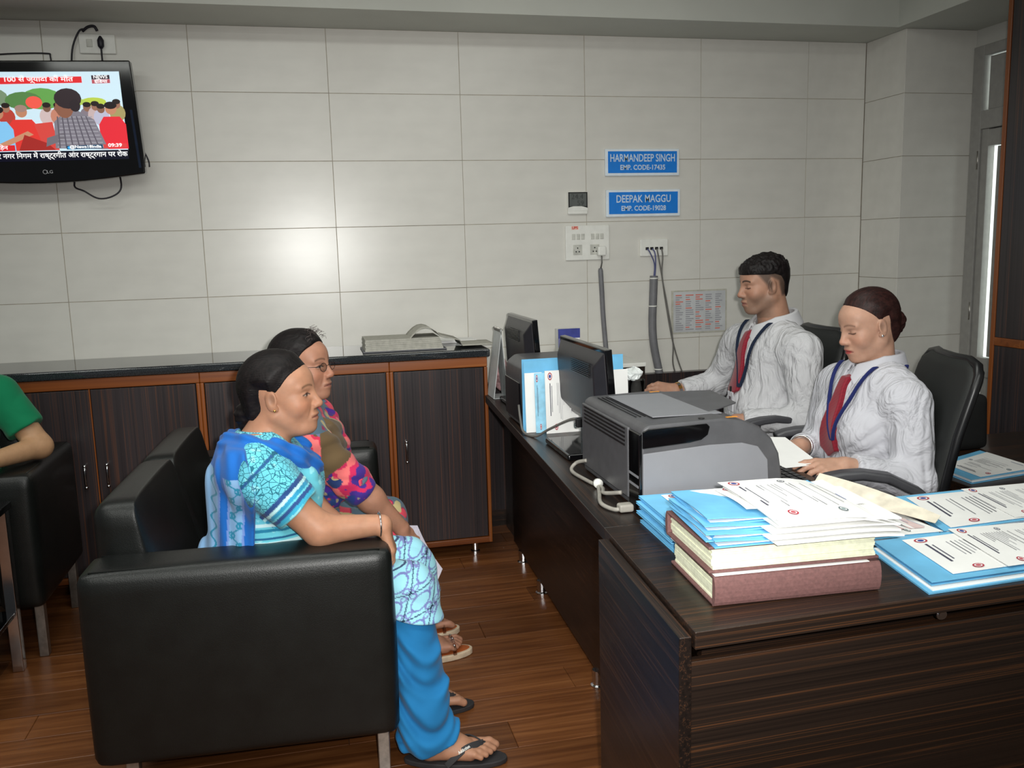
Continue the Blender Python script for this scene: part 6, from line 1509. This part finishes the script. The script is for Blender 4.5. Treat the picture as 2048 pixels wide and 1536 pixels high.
# ------------------------------------------------------------------ staff in white shirts
def staff(label, g):
    t = thing('person', label, 'person', (float(g['hip'][0]), float(g['hip'][1]), 0))
    H, nb, yaw = g['H'], g['nb'], g['yaw']; B = headframe(yaw, 0); f, l, u = B
    S1, E1, W1 = g['near']; S2, E2, W2 = g['far']; ch, be, hp = g['chest'], g['belly'], g['hip']; k = g.get('k', 1.0)
    Bt = headframe(yaw, g.get('lean', -0.06))
    def torso(P, e=0.0):
        d = ell(P, ch, (0.112*k+e, 0.160*k+e, 0.170+e), Bt)
        d = U(0.07, d, ell(P, be, (g['bd']+e, 0.150*k+e, 0.17+e), Bt), ell(P, hp, (0.145+e, 0.165*k+e, 0.10+e), B), cap(P, S1+(S2-S1)*0.09, S2-(S2-S1)*0.09, 0.058+e))
        if g.get('bust'):
            for sd in (-1, 1): d = smin(d, ell(P, ch+f*0.080-u*0.015+l*0.070*sd, (0.058+e, 0.062+e, 0.062+e), B), 0.05)
        return smin(d, U(0.03, cap(P, nb+u*0.01, lerp(nb, S1, 0.6), 0.046+e, 0.046+e), cap(P, nb+u*0.01, lerp(nb, S2, 0.6), 0.046+e, 0.046+e)), 0.05)
    nr = g.get('neck_r', (0.056, 0.064))
    hd = lambda P: smin(head_sdf(P, H), neck_sdf(P, H, nb, *nr), 0.02)
    hn, hf = g['hand_n'], g['hand_f']
    armN = lambda P: smin(U(0.02, cap(P, S1, E1, 0.046, 0.040), cap(P, E1, W1, 0.038, 0.027)), hand_sdf(P, W1, *hn), 0.015)
    armF = lambda P: smin(U(0.02, cap(P, S2, E2, 0.046, 0.040), cap(P, E2, W2, 0.038, 0.027)), hand_sdf(P, W2, *hf), 0.015)
    kn = hp+f*0.40; le = hp+f*0.42-u*(float(hp[2])-0.10)
    legs = lambda P: U(0.03, *[cap(P, hp+l*0.09*s, kn+l*0.10*s, 0.075, 0.06) for s in (-1, 1)], *[cap(P, kn+l*0.10*s, V(kn[0], kn[1], 0.10)+l*0.10*s, 0.055, 0.04) for s in (-1, 1)])
    whole = lambda P: U(0.03, torso(P, -0.014), neck_sdf(P, H, nb, *nr), armN(P), armF(P), legs(P))
    hb = lambda w, d_: bx(np.asarray(w)+np.asarray(d_)/np.linalg.norm(d_)*0.095, (0.115, 0.115, 0.10))
    c = H['c']
    body = build([(lambda P: smin(hd(P), torso(P, -0.014), 0.02), *bx(c+V(0, 0, -0.01), (0.145, 0.125, 0.155)), 0.0021),
                  (armN, *hb(W1, hn[0]), 0.0026), (armF, *hb(W2, hf[0]), 0.0026),
                  (whole, np.minimum.reduce([W1, W2, S1, S2, hp, kn])-0.22, np.maximum.reduce([W1, W2, S1, S2, hp, kn, nb])+0.2, 0.0075)])
    sdf_obj('body', body, M_skin, t, lambda v: face_color(v, H, g['skin'], g['face']))
    hv = nets(lambda P: hair_sdf(P, H, g['line'], g['thick'], g.get('bun'), **g.get('hairkw', {})), *bx(c+V(0, 0, 0.02)-f*0.02, (0.165, 0.14, 0.165)), 0.0026)
    sdf_obj('hair', hv, g['hairmat'], t)
    # shirt
    a1 = (W1-E1)/np.linalg.norm(W1-E1); a2 = (W2-E2)/np.linalg.norm(W2-E2); c1 = W1-a1*0.022; c2 = W2-a2*0.022
    def shirt(P):
        sl = None
        for S_, E_, W_, cc, aa in ((S1, E1, W1, c1, a1), (S2, E2, W2, c2, a2)):
            along = (P-E_)@aa/np.linalg.norm(W_-E_)
            d = U(0.03, cap(P, S_, E_, 0.060*k, 0.052), cap(P, E_, W_, 0.050, 0.038))
            crease = np.exp(-((along)/0.35)**2)
            wv2 = np.sin((P@aa)*85+(P@B[1])*40+7*vnoise(P, 11))
            d = d-0.0035*np.abs(wv2)*(0.35+crease)-folds(P, (9, 9, 9), 3.0, 0.006)
            d = smin(d, cap(P, cc-aa*0.045, cc, 0.0385, 0.038), 0.004)
            d = smax(d, plane(P, cc, aa), 0.004)
            sl = d if sl is None else np.minimum(sl, d)
        b_ = torso(P, 0.006)-folds(P, (7, 7, 7), 8.0, 0.006)-0.0030*np.abs(np.sin(P[:, 2]*46+P[:, 1]*34-P[:, 0]*52+6*vnoise(P, 7)))
        d = smin(b_, sl, 0.035)
        d = smax(d, float(hp[2])-0.10-P[:, 2], 0.01)
        return smax(d, -(hd(P)-0.007), 0.008)
    lo = np.minimum.reduce([W1, W2, S1, S2, E1, E2, hp-0.2, be-0.2])-0.09; hi = np.maximum.reduce([W1, W2, S1, S2, hp+0.2, nb, E1, E2])+0.09
    lo[2] = float(hp[2])-0.12
    sh = sdf_obj('shirt', nets(shirt, lo, hi, 0.0044), M_shirt, t, lambda v: np.tile(np.array(g['shirt'], np.float32), (len(v), 1)))
    def trous(P):
        d = U(0.03, ell(P, hp-u*0.012, (0.138, 0.156*k, 0.092), B), *[cap(P, hp+l*0.09*s, kn+l*0.10*s, 0.086, 0.070) for s in (-1, 1)], *[cap(P, kn+l*0.10*s, V(kn[0], kn[1], 0.09)+l*0.10*s, 0.066, 0.055) for s in (-1, 1)])
        return smax(d-folds(P, (10, 10, 10), 4, 0.006), P[:, 2]-float(hp[2])-0.098, 0.01)
    sdf_obj('trousers', nets(trous, np.minimum(hp, kn)-V(0.24, 0.26, float(hp[2])-0.03), np.maximum(hp, kn)+V(0.24, 0.26, 0.12), 0.008), M_cloth, t, (38, 38, 44))
    # collar: upright band and folded flap with points
    ax = c+H['R'].T@V(-0.022, 0, -0.045)-nb; ax = ax/np.linalg.norm(ax); ax = (ax*0.75+u*0.25); ax = ax/np.linalg.norm(ax)
    def collar(P):
        q = P-nb; h = q@ax; rad = q-np.outer(h, ax); fx = rad@f; ly = rad@l; r = np.hypot(fx*0.89, ly); ang = np.abs(np.arctan2(ly, fx))
        rr = nr[1]+0.012-0.12*np.clip(h-0.02, -0.03, 0.05)
        fr = np.clip(1-ang/1.25, 0, 1); top = 0.066-0.030*fr
        band = smax(np.abs(r-rr)-0.0028, smax(h-top, -h, 0.003), 0.003)
        lowe = 0.012-0.062*fr**1.1+0.16*np.clip(0.42-ang, 0, 1)
        flap = smax(np.abs(r-rr-0.006-(0.16+0.30*fr)*np.clip(top-h, 0, .12))-0.0034, smax(h-top, lowe-h, 0.002), 0.002)
        d = smin(band, flap, 0.006)
        return smax(d, 0.14-ang, 0.002)
    sdf_obj('collar', nets(collar, *bx(nb+V(0, 0, 0.01), (0.17, 0.17, 0.13)), 0.0026), M_cloth, t, g['shirt'])
    # tie, following the shirt front
    zk, zt = g['tie']
    def tie(P):
        q = P-nb; ly = q@l-g.get('tie_off', 0.0); z = P[:, 2]; w = 0.018+0.027*np.clip((zk-z)/(zk-zt), 0, 1)
        d = smax(smax(shirt0(P)-0.0105, -(shirt0(P)+0.01), 0.001), np.abs(ly)-w, 0.004); d = smax(d, -(q@f), 0.002); d = smax(d, smax(z-zk-0.03, zt-z+0.6*np.abs(ly), 0.002), 0.004)
        kc = nb+f*g['knot'][0]+u*g['knot'][1]
        return smin(d, ell(P, kc, (0.020, 0.024, 0.026), B), 0.006)
    def shirt0(P): return torso(P, 0.008)-0.004
    cm = nb+f*0.12
    tb = (np.minimum.reduce([nb, be+f*0.2, ch+f*0.2])-0.12, np.maximum.reduce([nb, be+f*0.2, ch+f*0.2])+0.1); tb[0][2] = zt-0.03
    def tcol(v): return np.tile(np.array((132, 20, 40), np.float32), (len(v), 1))*(0.93+0.07*(np.sin((v[:, 2]+v[:, 1]*.8)*520) > 0))[:, None]
    sdf_obj('tie', nets(tie, tb[0], tb[1], 0.0030), M_tie, t, tcol)
    # lanyard
    zb = g['lan']; lc = g['lancol']
    def lany(P, sd):
        q = P-nb; ly = q@l; z = q[:, 2]; a0 = np.array([g.get('lan_off', 0.0)+0.004*sd, zb-nb[2]]); a1_ = np.array([0.078*sd, 0.012]); e = a1_-a0
        tt = np.clip(((ly-a0[0])*e[0]+(z-a0[1])*e[1])/(e@e), 0, 1.3)
        d = np.hypot(ly-a0[0]-e[0]*tt, z-a0[1]-e[1]*tt)-0.0036; z = P[:, 2]
        d = smax(smax(shirt0(P)-0.0130, -(shirt0(P)-0.002), 0.001), d, 0.002); d = smax(d, -(q@f)-0.05*(z > nb[2]-0.03), 0.001)
        return smax(d, smax(z-nb[2]-0.035, zb-z, 0.001), 0.002)
    for sd in (-1, 1): sdf_obj('lanyard_strap', nets(lambda P: lany(P, sd), tb[0], tb[1]+0.03, 0.0022), M_cloth, t, lc, smooth_it=1)
    return t, B
M_shirt = cloth('creased_white_cotton', bmp=0.0)
nt = M_shirt.node_tree; b = nt.nodes['Principled BSDF']
f1 = noise(nt, coords(nt, (9, 14, 7), 'World'), 1.0, 3, 0.5, 2.2)
bump(nt, b, f1, 0.75, 0.03)
M_tie = cloth('silky_tie', rough=0.55, sheen=0.3)
M_cardw = plain('badge_card', (214, 214, 220), 0.4); M_photo = plain('badge_photo', (96, 84, 92), 0.5)
man_line = [(.098, .056), (.070, .054), (.045, .050), (.018, .046), (-.010, .046), (-.040, .032), (-.062, .000), (-.075, -.035), (-.085, -.065), (-.2, -.07), (-.2, .2), (.12, .2)]
G = dict(H=dict(c=V(1.704, 3.093, 1.243), R=headframe(math.radians(180-4), math.radians(-7)), s=0.885, full=0.004, nose=0.95, chin=-0.004), nb=V(1.766, 3.104, 1.067), yaw=math.radians(180-6),  # man's positions scaled outward about the camera, results written in as constants
         chest=V(1.763, 3.111, 0.915), belly=V(1.729, 3.115, 0.728), hip=V(1.782, 3.124, 0.579), bd=0.142, k=1.12, lean=-0.10,
         near=(V(1.763, 2.900, 1.003), V(1.747, 2.851, 0.755), V(1.513, 2.926, 0.755)), far=(V(1.725, 3.311, 1.003), V(1.683, 3.416, 0.820), V(1.478, 3.395, 0.800)),
         hand_n=((-0.95, 0.2, -0.1), (0, 0, 1), (0, 1, 0), (0.3, 0.4, 0.3), 0.98), hand_f=((-0.98, 0.02, 0.08), (-0.1, -0.75, 0.65), (-0.3, -0.5, -0.6), (0.35, 0.6, 0.5), 0.98),
         skin=(172, 130, 108), face=dict(brow=.95, browcol=(30, 24, 22), lips=(152, 84, 80), lipk=.6, down=True, beard=.42, fade=[(.060, .060), (.020, .002), (.008, -.030), (-.002, -.030), (-.004, .030), (-.035, .012), (-.050, -.055), (-.12, -.060), (-.12, .08)]),
         line=man_line, thick=0.004, hairkw=dict(spike=0.013, strand=0.0, curve=2.0, taper=0.02), hairmat=M_hairblack, shirt=(192, 192, 195), tie=(1.034, 0.814), knot=(0.100, -0.022), lan=0.854, lancol=(24, 34, 54), lan_off=0.045)
t, B = staff('man in white shirt and red tie seated behind the desk', G)
f_, l_, u_ = [Vector([float(a) for a in r]) for r in B]
bp = Vector((1.549, 3.049, 0.807))
mk('name_badge', MB().obox(bp, (l_, f_, u_), (0.027, 0.002, 0.038)), M_cardw, t, bevel=0.002)
mk('badge_photo', MB().obox(bp+f_*0.0022+u_*0.006, (l_, f_, u_), (0.010, 0.0006, 0.013)), M_photo, t)
mk('badge_clip', MB().obox(bp+u_*0.048, (l_, f_, u_), (0.005, 0.003, 0.010)), M_blackplas, t, bevel=0.001)
w_ = Vector((1.478, 3.395, 0.800)); wa = Vector((-0.178, -0.007, -0.026)).normalized(); wc = w_-wa*0.008
for k in range(14):
    a = wa.orthogonal().normalized(); b2 = wa.cross(a); an = 2*PI*k/14
    mk('watch_link', MB().obox(wc+(a*math.cos(an)+b2*math.sin(an))*0.0315, (wa, -a*math.sin(an)+b2*math.cos(an), a*math.cos(an)+b2*math.sin(an)), (0.007, 0.0062, 0.0018)), M_gold if k % 2 else M_silver, t)
w_line = [(.070, .098), (.052, .076), (.036, .054), (.022, .032), (.012, .008), (.000, .026), (-.024, .028), (-.034, -.010), (-.044, -.055), (-.056, -.085), (-.2, -.09), (-.2, .2), (.08, .2)]
G3 = dict(H=dict(c=V(1.678, 2.398, 1.145), R=headframe(math.radians(180-2), math.radians(-16)), s=0.86, full=0.002, nose=0.85), nb=V(1.719, 2.404, 0.991), yaw=math.radians(180),  # her positions are pre-scaled about the camera, further along the line of sight
          chest=V(1.704, 2.404, 0.840), belly=V(1.700, 2.406, 0.673), hip=V(1.754, 2.404, 0.578), bd=0.125, k=0.99, lean=-0.06, bust=True, neck_r=(0.049, 0.056),
          near=(V(1.702, 2.224, 0.924), V(1.688, 2.167, 0.702), V(1.479, 2.194, 0.763)), far=(V(1.696, 2.586, 0.928), V(1.659, 2.618, 0.726), V(1.489, 2.454, 0.763)),
          hand_n=((-0.97, 0.12, 0.02), (-0.10, -0.30, 0.93), (-0.1, 0.95, 0.2), (0.30, 0.55, 0.35), 0.92, 0.6, 0.25, [(0.10, 0.35, 0.3), (0.25, 0.5, 0.35), (0.4, 0.6, 0.4), (0.5, 0.6, 0.4)]),
          hand_f=((-0.93, 0.18, 0.12), (-0.10, 0.10, 0.95), (-0.1, -0.95, 0.1), (0.35, 0.5, 0.35), 0.92),
          skin=(188, 146, 124), face=dict(brow=.55, browcol=(96, 70, 58), lips=(186, 66, 68), lipk=.85, down=True), line=w_line, thick=0.009,
          bun=lambda q: smin(ell(q, (-0.116, 0, -0.018), (0.026, 0.032, 0.032)), ell(q, (-0.108, 0, -0.042), (0.020, 0.027, 0.024)), 0.01)+0.002*np.sin(q[:, 2]*260+q[:, 1]*200), hairmat=M_hairbrown,
          shirt=(192, 192, 199), tie=(0.959, 0.737), knot=(0.092, -0.022), lan=0.795, lancol=(30, 38, 92), lan_off=0.03)
t, B = staff('woman in white shirt and red tie reading papers at the desk', G3)
f_, l_, u_ = [Vector([float(a) for a in r]) for r in B]
mk('lanyard_clip', MB().tube([(1.567, 2.398, 0.800), (1.562, 2.398, 0.769), (1.559, 2.398, 0.747)], 0.0035, 8), M_silver, t, smooth=True)
c_ = V(1.678, 2.398, 1.145)+0.86*(G3['H']['R'].T@V(0.006, 0.083, -0.032)); mk('earring', MB().ball([float(a) for a in c_], 0.0042, 8), M_silver, t, smooth=True)
ringobj('bangle', lerp((1.489, 2.454, 0.763), (1.659, 2.618, 0.726), 0.05), Vector((-0.16, -0.155, 0.035)), 0.034, 0.004, M_silver, t)
sheet('paper_sheet', "white sheet in the seated woman's hands", [(1.261, 2.226, 0.763), (1.410, 2.210, 0.770), (1.426, 2.438, 0.801), (1.272, 2.470, 0.808)], 0.0008, M_white)

# ------------------------------------------------------------------ person at the left edge
def person_green():
    t = thing('person', 'person in green shirt, only an arm and shoulder in frame', 'person', (-1.30, 3.58, 0))
    H = dict(c=V(-1.315, 3.50, 1.185), R=headframe(math.radians(-95), math.radians(-5)), s=1.0)
    nb = V(-1.315, 3.53, 1.02)
    S1, E1, W1 = V(-1.115, 3.520, 0.930), V(-0.990, 3.480, 0.735), V(-1.110, 3.285, 0.728)
    S2, E2, W2 = V(-1.505, 3.520, 0.930), V(-1.56, 3.46, 0.74), V(-1.50, 3.28, 0.73)
    def torso(P, e=0.0):
        d = U(0.07, ell(P, (-1.31, 3.54, 0.86), (0.165+e, 0.115+e, 0.17+e)), ell(P, (-1.31, 3.53, 0.68), (0.16+e, 0.125+e, 0.17+e)), ell(P, (-1.31, 3.52, 0.52), (0.17+e, 0.13+e, 0.09+e)), cap(P, S1+(S2-S1)*.1, S2-(S2-S1)*.1, 0.06+e))
        return smin(d, U(0.03, cap(P, nb, lerp(nb, S1, .6), 0.046+e), cap(P, nb, lerp(nb, S2, .6), 0.046+e)), 0.05)
    hd = lambda P: smin(head_sdf(P, H), neck_sdf(P, H, nb), 0.02)
    arm = lambda P: np.minimum(smin(U(0.02, cap(P, S1, E1, 0.050, 0.043), cap(P, E1, W1, 0.042, 0.028)), hand_sdf(P, W1, (-0.75, -0.62, -0.05), (0, 0, 1), (-0.6, 0.7, 0), (0.2, 0.3, 0.2)), 0.015),
                               smin(U(0.02, cap(P, S2, E2, 0.050, 0.043), cap(P, E2, W2, 0.042, 0.028)), hand_sdf(P, W2, (0.4, -0.9, 0), (0, 0, 1), (0.9, 0.4, 0), (0.2, 0.3, 0.2)), 0.015))
    body = build([(lambda P: smin(hd(P), torso(P, -.012), .02), *bx(H['c'], (0.13, 0.15, 0.15)), 0.004), (lambda P: smin(arm(P), torso(P, -0.012), 0.03), (-1.66, 3.10, 0.45), (-0.88, 3.72, 1.06), 0.005)])
    sdf_obj('body', body, M_skin, t, lambda v: face_color(v, H, (190, 148, 112), dict(brow=.8)))
    sdf_obj('hair', nets(lambda P: hair_sdf(P, H, man_line, 0.008, **dict(spike=0.01, strand=0)), *bx(H['c']+V(0, 0.02, 0.02), (0.14, 0.16, 0.16)), 0.005), M_hairblack, t)
    ua = (E1-S1)/np.linalg.norm(E1-S1)
    def tee(P):
        a = smax(cap(P, S1, E1, 0.066, 0.066), plane(P, lerp(S1, E1, 0.66), ua), 0.006); b_ = smax(cap(P, S2, E2, 0.066, 0.066), plane(P, lerp(S2, E2, 0.66), E2-S2), 0.006)
        d = smin(torso(P, 0.006), np.minimum(a, b_), 0.035)-folds(P, (14, 14, 18), 2, 0.008)
        return smax(d, -(hd(P)-0.008), 0.01)
    sdf_obj('shirt', nets(tee, (-1.66, 3.36, 0.42), (-0.95, 3.72, 1.10), 0.005), M_cloth, t, (12, 118, 78))
    tr = lambda P: U(0.02, *[U(0.03, cap(P, (-1.31+0.09*s, 3.52, 0.51), (-1.505+0.075*s, 3.22, 0.51), 0.085, 0.070), cap(P, (-1.505+0.075*s, 3.22, 0.50), (-1.505+0.075*s, 3.20, 0.06), 0.068, 0.05)) for s in (-1, 1)])
    sdf_obj('trousers', nets(tr, (-1.70, 3.10, 0.005), (-1.07, 3.65, 0.62), 0.008), M_cloth, t, (50, 52, 62))
    return t
person_green()
